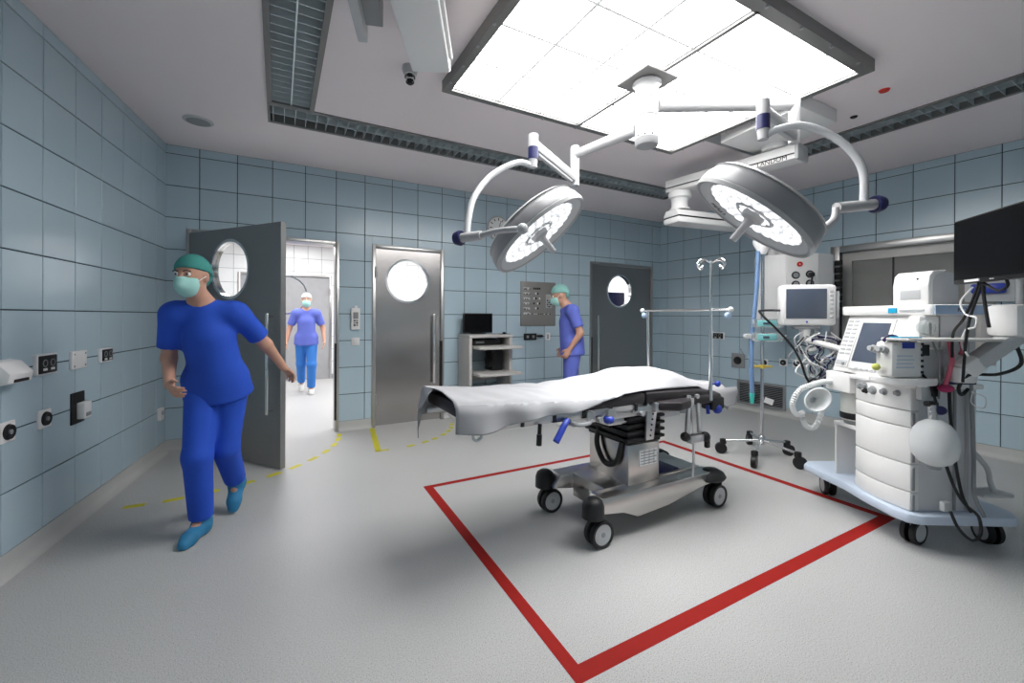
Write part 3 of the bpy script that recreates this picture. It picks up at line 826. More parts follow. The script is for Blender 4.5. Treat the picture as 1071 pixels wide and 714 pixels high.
# supply column hanging from the pendant (camera-facing facets)
sc0 = Vector((5.58, 2.86, 0)); rz = math.atan2(-.35, .94)
SC = Matrix.Translation((sc0.x, sc0.y, 0)) @ Matrix.Rotation(R(-42), 4, 'Z')
w(MB().prism([(-.44, .05), (-.40, .20), (.40, .20), (.44, .05), (.40, -.02), (.17, -.17), (-.17, -.17), (-.40, -.02)], 1.37, 2.16, 'z', .012).xform(SC), 'supply_column', M_WHITE)
w(MB().prism([(-.165, -.17), (.165, -.17), (.165, -.185), (-.165, -.185)], 1.40, 2.13, 'z', .004).xform(SC), 'socket_panel', M_MACH)
w(MB().box((0, .09, 2.20), (.26, .26, .10), .03).xform(SC), 'column_head', M_WHITE)
for i, (sx, sz) in enumerate(((-.07, 1.90), (-.07, 1.79), (.08, 1.91), (.08, 1.80))):
    so = w(MB().lathe([(0, .004), (.042, .004), (.046, -.004), (0, -.004)], (0, 0, 0), (0, -1, 0), 24).xform(SC @ Matrix.Translation((sx, -.188, sz))), 'power_socket', M_BLACK)
    w(MB().lathe([(0, .0), (.030, .0), (.030, -.012), (0, -.012)], (0, 0, 0), (0, -1, 0), 20).xform(SC @ Matrix.Translation((sx, -.194, sz))), 'socket_ring', M_GREY, so)
for sx, sz in ((-.03, 2.03), (-.07, 1.68)):
    w(MB().lathe([(.012, 0), (.030, .0), (.030, .012), (.012, .012)], (0, 0, 0), (0, -1, 0), 20).xform(SC @ Matrix.Translation((sx, -.186, sz))), 'gas_outlet', M_REDLED)
w(MB().box((.08, -.225, 1.90), (.05, .07, .05), .01).xform(SC), 'plug', M_BLACK)
w(MB().tube([(.08, -.25, 1.89), (.06, -.27, 1.8), (.07, -.24, 1.7), (.06, -.22, 1.55), (.05, -.2, 1.42)], .010, 8).xform(SC), 'plug_cable', M_BLACK)
for k in range(7):
    w(MB().box((.475, .06, 2.06 - k * .085), (.07, .10, .06), .01).xform(SC), 'cable_clip', M_BLACK)

# ================================================================== FLOOR MARKINGS
def tape_quad(m, a, b, wdt, z=.0012):
    a = Vector((a[0], a[1], 0)); b = Vector((b[0], b[1], 0)); d = (b - a).normalized(); n = Vector((-d.y, d.x, 0)) * wdt / 2
    p = [a + n, b + n, b - n, a - n]
    m.prism([(q.x, q.y) for q in p], 0, z)
rx0, rx1, ry0, ry1, tw_ = 1.02, 3.785, 1.268, 3.345, .066
t = thing('red_floor_square', 'red tape rectangle on the floor around the operating table', 'floor marking', ((rx0 + rx1) / 2, (ry0 + ry1) / 2, 0))
OC = [(.992, 1.268), (3.757, 1.268), (3.812, 3.335), (1.04, 3.36)]; IC = [(1.054, 1.345), (3.69, 1.343), (3.742, 3.285), (1.108, 3.308)]
for k in range(4):
    j = (k + 1) % 4
    MB().prism([OC[k], OC[j], IC[j], IC[k]], 0, .0012).build('tape_strip', M_RED, t, world=True, smooth=False)
def dash_arc(label, cx_, cy_, r, angs, group, extra=()):
    t = thing('yellow_door_arc', label, 'floor marking', (cx_, cy_, 0))
    for a in angs:
        a0, a1 = R(a - 2.5), R(a + 2.5)
        m = MB(); tape_quad(m, (cx_ + r * math.cos(a0), cy_ + r * math.sin(a0)), (cx_ + r * math.cos(a1), cy_ + r * math.sin(a1)), .055)
        m.build('tape_dash', M_YEL, t, world=True, smooth=False)
    for a, b, wd_ in extra:
        m = MB(); tape_quad(m, a, b, wd_); m.build('tape_strip', M_YEL, t, world=True, smooth=False)
dash_arc('dashed yellow arc on the floor marking the swing of the open door', -.80, 5.45, 1.44, [-94.5, -85.5, -76.5, -66.5, -57.5, -49, -40, -31, -22, -14, -7], None)
dash_arc('yellow arc with a solid leg on the floor in front of the closed narrow door', 1.03, 5.45, .985, [-77, -66, -57, -46, -37, -28, -19], None, [((1.02, 5.41), (.905, 4.46), .06), ((.875, 4.462), (1.015, 4.472), .04)])

# ================================================================== WALL FITTINGS
def on_left(s): return Vector((XL, YB, 0)) + dL * s
ANG_L = math.atan2(dL.y, dL.x); ANG_R = math.atan2(dR.y, dR.x)
def wall_thing(name, label, cat, wall, s, z, group=None):
    """local frame: x along the wall, y out of the wall into the room, z up; origin on the tile face"""
    if wall == 'L': p = Vector((XL, YB, 0)) + dL * s + nL * TT; rz = math.atan2(nL.y, nL.x) - math.pi / 2
    elif wall == 'R': p = Vector((XR, YB, 0)) + dR * s + nR * TT; rz = math.atan2(nR.y, nR.x) - math.pi / 2
    else: p = Vector((s, YB - TT, 0)); rz = math.pi
    return thing(name, label, cat, (p.x, p.y, z), rz, group)
def sL(y): return (YB - y) / math.cos(AL)
def sR(y): return (YB - y) / math.cos(AR)
def plate(t, w_, h_, d_, material, name='plate'): return MB().bx(-w_ / 2, w_ / 2, 0, d_, -h_ / 2, h_ / 2, .004).build(name, material, t)
def dual_socket(label, wall, s, z, w_=.17, h_=.105):
    t = wall_thing('wall_socket', label, 'socket', wall, s, z)
    plate(t, w_, h_, .02, M_WHITE); f = plate(t, w_ - .025, h_ - .02, .026, M_BLACK, 'socket_face')
    for k in (-1, 1):
        MB().lathe([(.017, 0), (.022, 0), (.022, .003), (.017, .003)], (k * .035, .026, .008), (0, 1, 0), 20).build('socket_ring', M_GREY, t)
        MB().bx(k * .035 - .017, k * .035 + .017, .026, .029, -.036, -.022).build('label_strip', M_PAPER, t)
    return t
dual_socket('black double socket in a white frame, between the white dispenser and the blank plate', 'L', sL(3.566), 1.094, .19, .125)
dual_socket('black double socket in a white frame, between the blank plate and the open door', 'L', sL(4.256), 1.09)
t = wall_thing('blank_plate', 'white blank cover plate with four screws on the left wall', 'cover plate', 'L', sL(3.904), 1.088); plate(t, .17, .12, .02, M_WHITE)
for a in (-1, 1):
    for b in (-1, 1): MB().cyl((a * .065, .02, b * .04), (a * .065, .023, b * .04), .006, n=8).build('screw', M_GREY, t)
t = wall_thing('wall_dispenser', 'white wedge shaped dispenser on the left wall beside the double socket', 'dispenser', 'L', sL(3.20), 1.085)
MB().prism([(0, -.07), (.09, -.05), (.10, 0), (.05, .06), (0, .07)], -.09, .09, 'x', .006).build('housing', M_WHITE, t)
MB().bx(-.05, .05, .088, .10, -.045, -.03).build('slot', M_BLACK, t)
t = wall_thing('switch_panel', 'tall black plate carrying a white switch box, on the left wall', 'switch', 'L', sL(3.906), .765); plate(t, .15, .21, .012, M_BLACK, 'back_plate')
sw = MB().bx(-.062, .028, .012, .055, -.075, .035, .006).build('switch_box', M_WHITE, t); MB().bx(-.045, .01, .055, .060, -.06, -.035, .002).build('rocker', M_GREY, sw)
def round_outlet(label, wall, s, z, r=.042, mface=M_WHITE):
    t = wall_thing('round_outlet', label, 'outlet', wall, s, z)
    plate(t, r * 2.6, r * 2.6, .016, mface)
    MB().lathe([(0, .022), (r * .55, .024), (r * .9, .028), (r, .016)], (0, 0, 0), (0, 1, 0), 28).build('outlet_ring', M_BLACK, t)
    MB().lathe([(0, .030), (r * .3, .030), (r * .3, .02)], (0, 0, 0), (0, 1, 0), 16).build('plug_core', M_GREY, t)
    return t
round_outlet('round black outlet on a white plate below the black double socket', 'L', sL(3.558), .769)
round_outlet('round black outlet on a white plate below the white wedge dispenser', 'L', sL(3.255), .767)
t = wall_thing('small_socket', 'small white socket low on the left wall near the corner', 'socket', 'L', sL(5.285), .422); plate(t, .085, .12, .03, M_WHITE)
MB().lathe([(.012, 0), (.02, 0), (.02, .004), (.012, .004)], (0, .03, .01), (0, 1, 0), 16).build('socket_ring', M_GREY, t)

# back wall
t = wall_thing('wall_intercom', 'tall white intercom with buttons between the doorway and the narrow door', 'intercom', 'B', .826, 1.355)
plate(t, .10, .26, .035, M_WHITE, 'housing')
MB().bx(-.03, .03, .035, .039, .0, .08, .002).build('display', M_GREY, t)
for a in range(2):
    for b in range(3): MB().bx(-.026 + a * .03, -.004 + a * .03, .035, .041, -.03 - b * .028, -.012 - b * .028, .002).build('button', M_BLACK if (a + b) % 2 else M_GREY, t)
MB().bx(-.02, .02, .0, .03, .131, .16, .004).build('antenna_stub', M_WHITE, t)
t = wall_thing('light_switch', 'square white light switch below the intercom', 'switch', 'B', .828, 1.077); plate(t, .095, .095, .014, M_WHITE)
MB().bx(-.032, .032, .014, .02, -.032, .032, .003).build('rocker', M_PAPER, t)
t = wall_thing('wall_control_panel', 'grey metal control panel with rows of switches and a keypad', 'control panel', 'B', 3.474, 1.585)
plate(t, .625, .67, .02, M_CPANEL, 'face_plate')
random.seed(3)
for r_ in range(6):
    zz = .235 - r_ * .075
    MB().bx(.16, .27, .02, .0215, zz - .012, zz + .012).build('label_strip', M_LGREY, t)
    n = 6 if r_ < 5 else 14
    for k in range(n):
        xx = (.255 - k * .018) if r_ != 5 else .26 - k * .036
        MB().bx(xx - .006, xx + .006, .02, .028, zz - .020, zz - .006, .001).build('switch', M_BLACK if random.random() < .6 else M_PAPER, t)
    if r_ < 5:
        for k in range(4):
            MB().bx(.075 - k * .033, .098 - k * .033, .02, .027, zz - .018, zz + .012, .002).build('push_button', (M_BLACK, M_PAPER, M_GREY)[(k * 5 + r_ * 2) % 3 if r_ else 0], t)
kp = MB().bx(-.235, -.125, .02, .034, -.06, .15, .004).build('keypad', M_LGREY, t)
MB().bx(-.225, -.135, .034, .037, .085, .14, .002).build('display', M_KEYD, kp)
for a in range(3):
    for b in range(4): MB().bx(-.222 + a * .031, -.198 + a * .031, .034, .039, -.05 + b * .031, -.028 + b * .031, .002).build('key', M_BLACK if (a + b) % 2 else M_GREY, kp)
t = wall_thing('wall_socket', 'black double socket below the grey control panel', 'socket', 'B', 3.33, 1.088); plate(t, .22, .10, .02, M_BLACK, 'socket_face')
MB().box((-.16, .03, .01), (.10, .03, .03), .008).build('plug', M_BLACK, t)
for k in (-1, 1): MB().bx(k * .05 - .02, k * .05 + .02, .02, .024, -.02, .02, .002).build('label_strip', M_GREY, t)
t = wall_thing('wall_socket', 'white socket with a grey slot below the grey control panel', 'socket', 'B', 3.645, 1.085); plate(t, .09, .12, .018, M_WHITE)
MB().bx(-.014, .014, .018, .022, -.035, .035, .002).build('slot', M_GREY, t)
t = wall_thing('wall_clock', 'round white wall clock behind the tipped surgical light', 'clock', 'B', 2.775, 2.664)
MB().lathe([(0, 0), (.178, 0), (.182, .02), (.17, .04), (.16, .04), (.155, .03), (0, .03)], (0, 0, 0), (0, 1, 0), 48).build('case', M_LGREY, t)
MB().lathe([(0, .031), (.155, .031), (.155, .033), (0, .033)], (0, 0, 0), (0, 1, 0), 48).build('dial', M_PAPER, t)
for k in range(12):
    a = k * math.pi / 6; MB().box((.125 * math.sin(a), .034, .125 * math.cos(a)), (.012, .002, .034), 0, Matrix.Rotation(a, 3, 'Y')).build('hour_mark', M_BLACK, t)
for a, ln, wd_ in ((R(-60), .08, .012), (R(-20), .115, .008)):
    MB().box((ln / 2 * math.sin(a), .037, ln / 2 * math.cos(a)), (wd_, .002, ln), 0, Matrix.Rotation(a, 3, 'Y')).build('clock_hand', M_BLACK, t)

# right wall
dual_socket('black double socket in a white frame on the right wall near the far corner', 'R', sR(4.306), 1.098, .20, .11)
t = wall_thing('socket_box', 'square grey socket box with a round outlet, on the right wall above the floor grille', 'socket', 'R', sR(3.975), .735)
plate(t, .20, .22, .03, M_GREY, 'housing'); MB().lathe([(0, .036), (.04, .04), (.055, .046), (.06, .03)], (0, 0, 0), (0, 1, 0), 24).build('outlet_ring', M_BLACK, t)
round_outlet('round black gas outlet beside the yellow clamp of the drip stand, on the right wall', 'R', sR(3.591), .738, .04)
round_outlet('middle one of three round black gas outlets on the right wall', 'R', sR(3.331), .763, .04)
round_outlet('round black gas outlet behind the hanging cables on the right wall', 'R', sR(3.16), .766, .04)
t = wall_thing('exhaust_grille', 'dark grey louvred exhaust grille low on the right wall', 'vent', 'R', sR(3.64), .265)
f = MB(); a, b = .345, .175
f.bx(-a, a, 0, .03, b - .03, b).bx(-a, a, 0, .03, -b, -b + .03).bx(-a, -a + .03, 0, .03, -b + .03, b - .03).bx(a - .03, a, 0, .03, -b + .03, b - .03).build('frame', M_GREY, t)
MB().bx(-a + .03, a - .03, .001, .005, -b + .03, b - .03).build('back_plate', M_BLACK, t)
for k in range(12): MB().box((0, .015, -b + .045 + k * .0235), (2 * a - .06, .016, .004), 0, Matrix.Rotation(R(35), 3, 'X')).build('louvre_blade', M_GREY, t)
t = wall_thing('wall_vent', 'small dark air vent under the ceiling on the right wall', 'vent', 'R', sR(3.40), 2.93)
f = MB(); a, b = .16, .13
f.bx(-a, a, 0, .02, b - .02, b).bx(-a, a, 0, .02, -b, -b + .02).bx(-a, -a + .02, 0, .02, -b + .02, b - .02).bx(a - .02, a, 0, .02, -b + .02, b - .02).build('frame', M_GREY, t)
MB().bx(-a + .02, a - .02, .001, .005, -b + .02, b - .02).build('back_plate', M_BLACK, t)
for k in range(7): MB().box((0, .012, -b + .035 + k * .033), (2 * a - .04, .014, .004), 0, Matrix.Rotation(R(35), 3, 'X')).build('louvre_blade', M_GREY, t)
t = wall_thing('wall_console', 'pale wall console with sockets behind the black monitor on the right wall', 'socket', 'R', sR(1.38), 1.71)
plate(t, .34, .30, .09, M_LGREY, 'housing')
MB().box((-.0, .12, -.02), (.24, .05, .10), .02).build('glove_holder', M_BLUEK, t)
for k in range(3): MB().lathe([(0, .006), (.03, .006), (.034, 0)], (-.14 + k * .14, .09, .11), (0, 1, 0), 20).build('outlet_ring', M_WHITE, t)

# ================================================================== COMPUTER CART
t = thing('computer_cart', 'pale grey computer cart with pull-out shelves against the back wall', 'cart', (2.48, 5.24, 0))
for s in (-1, 1):
    MB().bx(*sorted((s * .32, s * .275)), -.20, .18, .06, 1.11, .006).build('side_panel', M_CART, t)
MB().bx(-.32, .32, -.21, .19, 1.11, 1.15, .008).build('top', M_CART, t)
MB().bx(-.275, .275, .165, .178, .50, .56).build('cross_rail', M_CART, t)
MB().bx(-.275, .275, -.15, .17, .35, .37, .004).build('bottom_shelf', M_CART, t)
for zz, o_ in ((.965, .10), (.62, .10)):
    MB().bx(-.255, .275 + .10, -.40, .05, zz, zz + .035, .008).build('pull_out_shelf', M_CART, t)
for s in (-1, 1):
    for y in (-.16, .14):
        MB().cyl((s * .285, y, .03), (s * .315, y, .03), .03, n=16).build('castor', M_BLACK, t)
t = thing('desktop_monitor', 'black flat monitor standing on the computer cart', 'monitor', (2.40, 5.30, 1.15))
MB().bx(-.22, .22, -.012, .02, .015, .285, .008).build('housing', M_BLACK, t); MB().bx(-.205, .205, -.015, -.012, .03, .272).build('screen', M_SCREEN, t)
MB().bx(-.09, .09, -.06, .07, 0, .012, .004).bx(-.03, .03, .01, .03, .012, .08).build('stand', M_BLACK, t)
t = thing('computer_mouse', 'black mouse on a pad on top of the cart', 'mouse', (2.715, 5.12, 1.15)); MB().ball((0, 0, .014), .03, 12, (.8, 1.3, .5)).build('body', M_BLACK, t)
MB().bx(-.075, .075, -.06, .06, 0, .003).build('mouse_pad', M_BLACK, t)
t = thing('computer_unit', 'black computer unit with tangled cables inside the cart', 'computer', (2.60, 5.24, .655))
MB().bx(-.06, .10, -.10, .12, 0, .30, .008).build('housing', M_BLACK, t)
random.seed(5)
for k in range(7):
    p = [(random.uniform(-.16, -.02), random.uniform(-.16, -.05), random.uniform(.02, .29)) for _ in range(5)]
    MB().tube(p, .005, 6).build('cable', M_BLACK, t)
t = thing('printer_box', 'dark flat recorder lying under the cart top', 'recorder', (2.46, 5.27, 1.002)); MB().bx(-.2, .2, -.13, .13, 0, .08, .006).build('housing', M_BLACK, t)
MB().bx(-.16, -.04, -.134, -.13, .03, .055).build('slot', M_GREY, t)
# ================================================================== OPERATING TABLE
OT = Vector((2.2, 2.25, 0))
t = thing('operating_table', 'mobile steel operating table with black pads on a low wheeled base', 'operating table', tuple(OT))
def w(m, name, material, p=None): return m.build(name, material, p or t, world=True)
YN, YFm = 1.985, 2.515          # near and far side of the table top
def ztop(x):     # mattress top along the table
    pts = [(.72, .945), (1.35, .905), (1.75, .895), (2.05, .90), (2.35, .885), (2.95, .845), (3.4, .82)]
    for (a, za), (b, zb) in zip(pts[:-1], pts[1:]):
        if x <= b: return za + (zb - za) * (x - a) / (b - a)
    return pts[-1][1]
def pad(x0, x1, y0, y1, th, name, n=6):
    m = MB(); prof = [(x0 + (x1 - x0) * i / n) for i in range(n + 1)]
    poly = [(x, ztop(x)) for x in prof] + [(x, ztop(x) - th) for x in prof[::-1]]
    m.prism(poly, y0, y1, 'y', .016); return w(m, name, M_PAD)
pad(.80, 1.50, YN, YFm, .075, 'leg_pad'); pad(1.51, 2.10, YN, YFm, .075, 'seat_pad'); pad(2.11, 2.80, YN, YFm, .075, 'back_pad'); pad(2.81, 3.10, 2.13, 2.42, .06, 'head_rest')
# arm cut-out wing on the near side at the shoulder end
w(MB().prism([(2.16, 1.955), (2.30, 1.87), (2.44, 1.90), (2.52, 1.965), (2.68, 1.945), (2.86, 1.97), (2.92, 2.06), (2.92, 2.45), (2.66, 2.50), (2.30, 2.1)], .775, .835, 'z', .02), 'arm_pad', M_PAD)
# rails and frame
for y in (YN - .005, YFm + .005):
    rl = w(MB().box((1.40, y, .815), (1.20, .012, .035), .003).box((2.30, y, .795), (.62, .012, .035), .003), 'side_rail', M_ALU)
    for k in range(6): w(MB().box((.95 + k * .21, y + (.012 if y > 2.2 else -.012) * 0 + (.02 if y > 2.2 else .02) * 0, .815), (.02, .03, .045), .003), 'rail_spacer', M_BLACK, rl)
w(MB().bx(.92, 1.60, 2.02, 2.48, .775, .825, .006), 'leg_frame', M_ALU)
w(MB().bx(1.55, 2.62, 2.03, 2.47, .74, .82, .008), 'top_frame', M_ALU)
w(MB().bx(1.85, 2.52, 2.06, 2.44, .69, .74, .008), 'carrier', M_ALU)
for x in (1.62, 1.78, 2.18, 2.5):
    w(MB().box((x, YN - .02, .80), (.06, .035, .06), .005), 'rail_clamp', M_ALU)
for x in (1.50, 1.70, 2.05):
    w(MB().cyl((x, YN + .02, .77), (x, YN - .03, .77), .016, n=14), 'frame_bolt', M_GREY)
w(MB().box((1.42, YN + .03, .812), (.10, .05, .06), .012), 'joint_block', M_BLACK)
# levers and knobs
w(MB().tube([(1.45, 1.96, .80), (1.41, 1.94, .77), (1.345, 1.92, .70)], .019, 10), 'release_lever', M_BLUEK)
w(MB().cyl((1.265, 1.96, .80), (1.255, 1.95, .745), .011).cyl((1.255, 1.95, .745), (1.252, 1.95, .685), .015), 'locking_pin', M_BLACK)
w(MB().tube([(1.47, 1.96, .79), (1.52, 1.95, .765), (1.60, 1.95, .765), (1.62, 1.955, .785)], .012, 8), 'grip', M_GREY)
w(MB().ball((1.765, 1.965, .765), .035, 14, (1, 1, .8)), 'blue_knob', M_BLUEK)
w(MB().lathe([(.018, -.006), (.028, -.008), (.032, 0), (.028, .008), (.018, .006), (.018, -.006)], (.90, 1.99, .775), (0, 1, 0), 20), 'end_ring', M_ALU)
# head end hardware
w(MB().box((2.80, 2.0, .765), (.14, .10, .09), .015), 'head_joint', M_BLACK)
w(MB().ball((2.80, 1.965, .725), .035, 12), 'blue_knob', M_BLUEK)
w(MB().cyl((2.70, 1.97, .76), (2.70, 1.965, .70), .013), 'locking_pin', M_BLUEK)
for x in (2.49, 2.60): w(MB().box((x, 1.97, .70), (.032, .022, .30), .006, Matrix.Rotation(R(4 if x < 2.55 else -6), 3, 'Y')), 'clamp_arm', M_ALU)
w(MB().box((2.555, 1.965, .545), (.14, .06, .055), .012), 'clamp_body', M_ALU)
w(MB().ball((2.45, 1.96, .57), .032, 14).cyl((2.45, 1.96, .565), (2.5, 1.96, .55), .012), 'clamp_knob', M_BLACK)
w(MB().ball((2.655, 1.955, .545), .036, 14).box((2.67, 1.95, .50), (.035, .03, .07), .008), 'clamp_knob', M_BLACK)
w(MB().tube([(2.535, 1.96, .52), (2.54, 1.96, .40), (2.53, 1.96, .285)], .008, 8), 'clamp_rod', M_ALU)
# column
CXm, CYm = 2.16, 2.25
w(MB().prism([(2.015, 2.05), (2.305, 2.05), (2.305, 2.45), (2.015, 2.45)], .27, .545, 'z', .012), 'column_housing', M_STEELT)
w(MB().box((2.16, 2.25, .56), (.24, .34, .42), .01), 'column_core', M_BLACK)
for k in range(8):
    s_ = (.155 if k % 2 == 0 else .175) - .004 * (7 - k) * 0
    zz = .545 + k * .0235
    w(MB().bx(CXm - s_, CXm + s_, CYm - s_ - .045, CYm + s_ + .045, zz, zz + .0225, .009), 'bellows_fold', M_BLACK)
w(MB().tube([(2.005, 2.33, .62), (1.985, 2.33, .50), (1.985, 2.27, .40), (1.985, 2.20, .385), (1.99, 2.13, .43), (2.005, 2.10, .56)], .019, 10), 'power_cable', M_BLACK)
lb = w(MB().bx(2.11, 2.275, 2.044, 2.05, .395, .50), 'rating_label', M_PAPER)
for k in range(5): w(MB().bx(2.12, 2.265 - .02 * (k % 2), 2.0425, 2.044, .405 + k * .019, .411 + k * .019), 'label_line', M_GREY, lb)
for k in range(3): w(MB().bx(2.15 + k * .045, 2.154 + k * .045, 2.0425, 2.044, .398, .497), 'label_line', M_GREY, lb)
w(MB().prism([(2.13, .83), (2.23, .83), (2.185, .58), (2.115, .58)], 1.995, 2.012, 'y', .003), 'side_bracket', M_ALU)
for k in range(6): w(MB().cyl((2.152 + .006 * k, 1.994, .61 + k * .035), (2.152 + .006 * k, 1.99, .61 + k * .035), .007, n=8), 'bracket_hole', M_BLACK)
# base
w(MB().prism([(1.672, .20), (1.73, .285), (2.80, .275), (2.80, .20), (2.62, .185), (2.30, .13), (2.02, .115), (1.90, .165)], 1.965, 2.09, 'y', .006), 'base_beam', M_STEELT)
w(MB().prism([(1.672, .20), (1.73, .285), (2.80, .275), (2.80, .20), (2.62, .185), (2.30, .13), (2.02, .115), (1.90, .165)], 2.41, 2.535, 'y', .006), 'base_beam', M_STEELT)
w(MB().bx(1.84, 2.76, 2.08, 2.42, .12, .285, .008), 'base_deck', M_STEELT)
w(MB().bx(2.36, 2.56, 2.10, 2.36, .285, .295, .004), 'foot_mat', M_NAVY)
w(MB().bx(1.825, 1.84, 2.14, 2.22, .16, .23, .003), 'power_inlet', M_WHITE)
w(MB().cyl((2.34, 2.40, .285), (2.34, 2.40, .33), .03, n=16), 'foot_switch', M_BLACK)
for (x, y, flip) in ((1.665, 1.985, 0), (1.665, 2.515, 0), (2.80, 2.0, 1), (2.80, 2.50, 1)):
    if not flip:
        w(MB().lathe([(0, .305), (.03, .302), (.055, .285), (.066, .255), (.068, .185), (0, .185)], (x, y, 0), n=28), 'castor_cover', M_BLACK)
        wx = x + .045
    else:
        w(MB().lathe([(0, .285), (.04, .282), (.08, .255), (.095, .225), (.085, .21), (0, .205)], (x - .02, y, 0), n=28, sx=1.3).cyl((x + .05, y, .22), (x + .06, y, .13), .035, .03, 14), 'castor_cover', M_BLACK)
        wx = x + .03
    for s in (-1, 1):
        wh = w(MB().lathe([(.0, .012), (.062, .012), (.066, .018), (.080, .018), (.083, .006), (.083, -.012), (.07, -.018), (0, -.018)], (wx, y + s * .026, .083), (0, s, 0), 36), 'wheel', M_BLACK)
        w(MB().lathe([(0, .0145), (.062, .0145), (.062, .010), (0, .010)], (wx, y + s * .026, .083), (0, s, 0), 32), 'wheel_disc', M_LGREY, wh)
        w(MB().lathe([(0, .018), (.014, .018), (.016, .014)], (wx, y + s * .026, .083), (0, s, 0), 16), 'hub_cap', M_GREY, wh)

# ---- sheet
def sheet():
    nx, nt = 120, 84
    X0, X1 = .77, 3.24
    bm = bmesh.new(); grid = []
    for i in range(nx + 1):
        fx = i / nx; x = X0 + (X1 - X0) * fx
        # near hem: how far it hangs, or how far the edge lies inside the near edge
        if x < 1.0: drop = .135
        elif x < 1.75: drop = .135 - .115 * (x - 1.0) / .75
        else: drop = .02 - .02 * min(1, (x - 1.75) / .15)
        drop += .012 * math.sin(x * 9) * (1 if x < 1.7 else 0)
        inset = 0 if x < 1.95 else .17 * min(1.3, (x - 1.95) / 1.0) ** 1.0
        fdrop = .16 if x < 2.55 else .16 + .12 * min(1, (x - 2.55) / .3)
        endd = max(0., (x - 3.10) / .14)
        yn, yf = YN - .012 + inset, YFm + .012 - .10 * max(0., min(1., (x - 2.85) / .2))
        if x > 2.80:
            g_ = min(1., (x - 2.80) / .25); yn = yn * (1 - g_) + 2.105 * g_; drop = .15 * g_
        topw = yf - yn; total = drop + topw + fdrop
        row = []
        for j in range(nt + 1):
            s = total * j / nt
            zt = ztop(min(x, 3.2)) + .006
            hump = 0
            if s < drop:
                q = drop - s
                y = yn - .018 * math.sin(min(1, q / .05) * 1.57) - .026 * math.sin(x * 17 + 1.3 * math.sin(x * 5)) * (q / .135); z = zt - q
            elif s < drop + topw:
                q = s - drop; y = yn + q
                edge = min(q, topw - q)
                rnd = .018 * (1 - min(1, edge / .03)) ** 2 if drop > .005 or q > topw / 2 else 0
                # body-like rise in the middle and soft wrinkles
                mid_ = math.sin(math.pi * q / topw)
                hump = (.095 * math.exp(-((x - 2.3) / .62) ** 2) + .025) * mid_ ** .8 * min(1, (3.2 - x) / .4)
                wr = noise.noise(Vector((x * 3.2, y * 2.0, 3))) * .018 + noise.noise(Vector((x * 9 + y * 4, y * 5, 9))) * .011 + abs(noise.noise(Vector((x * 2 - y * 3, y * 1.5 + x, 21)))) * .010
                z = zt - rnd + hump + wr * min(1, edge / .05) + .004
            else:
                q = s - drop - topw; y = yf + .018 * math.sin(min(1, q / .05) * 1.57) + .015 * math.sin(x * 15) * (q / .2); z = zt - q
            xx = x
            if False:
                f = (.80 - x) / .10
                far = max(0., min(1., (y - 2.18) / .12))
                xx = .80 - (.80 - x) * (.25 + .75 * far) * (1. if far > 0 else .4)
                z -= far * f * f * .03 * (1 + .8 * math.sin(y * 9)) + .006 * f
            if endd > 0 and s >= drop:  # right end falls over the edge
                xx = 3.10 + .035 * math.sin(min(1, endd) * 1.57); z -= .17 * endd ** 1.3
            row.append(bm.verts.new((xx, y, z)))
        grid.append(row)
    for i in range(nx):
        for j in range(nt):
            bm.faces.new((grid[i][j], grid[i + 1][j], grid[i + 1][j + 1], grid[i][j + 1]))
    # corner flap at the far left
    m = MB(); m.bm.free(); m.bm = bm
    # flap: continue from far half of the left edge downwards
    j0 = None
    prev = []
    for j in range(nt + 1):
        co = grid[0][j].co
        if co.y > 2.30: prev.append(grid[0][j])
    for k in range(1, 9):
        cur = []
        for v in prev:
            f = min(1, (v.co.y - 2.30) / .15) if v.co.y < YFm else 1
            cur.append(bm.verts.new((v.co.x - .004 + .003 * math.sin(v.co.y * 30 + k), v.co.y - .006 * k * (v.co.y - 2.3), v.co.z - .016 * (.25 + .75 * max(0, f)))))
        for a in range(len(prev) - 1): bm.faces.new((prev[a], prev[a + 1], cur[a + 1], cur[a]))
        prev = cur
    return m
o = sheet().build('table_sheet', M_CLOTH, None, origin=(1.9, 2.25, .95))
tag(o, 'rumpled white sheet draped over the operating table', 'sheet')
sm = o.modifiers.new('thick', 'SOLIDIFY'); sm.thickness = .003; sm.offset = 1
for p in o.data.polygons: p.use_smooth = True

# anaesthesia frame with drip hooks clamped to the table
t = thing('drip_pole_frame', 'chrome drip pole and crossbar frame clamped to the operating table', 'drip pole', (2.70, 2.25, .83))
PXn = 2.705
w(MB().cyl((PXn, 1.95, .80), (PXn, 1.95, 1.80), .010, n=14), 'pole', M_CHROME)
w(MB().cyl((PXn, 1.95, .80), (PXn, 1.95, 1.30), .014, n=14), 'pole_sleeve', M_CHROME)
w(MB().cyl((PXn + .02, 2.545, .83), (PXn + .005, 2.545, 1.44), .012, n=14), 'pole', M_CHROME)
w(MB().cyl((PXn, 1.80, 1.445), (PXn, 2.60, 1.445), .009, n=12), 'crossbar', M_CHROME)
for y in (1.80, 2.60):
    w(MB().ball((PXn, y, 1.445), .02, 12), 'bar_end', M_WHITE); w(MB().ball((PXn, y + .02 * (1 if y < 2 else -1), 1.405), .024, 12), 'bar_knob', M_LBLUE)
w(MB().ball((PXn + .05, 1.93, .915), .022, 12).cyl((PXn, 1.95, .915), (PXn + .04, 1.935, .915), .007), 'blue_knob', M_BLUEK)
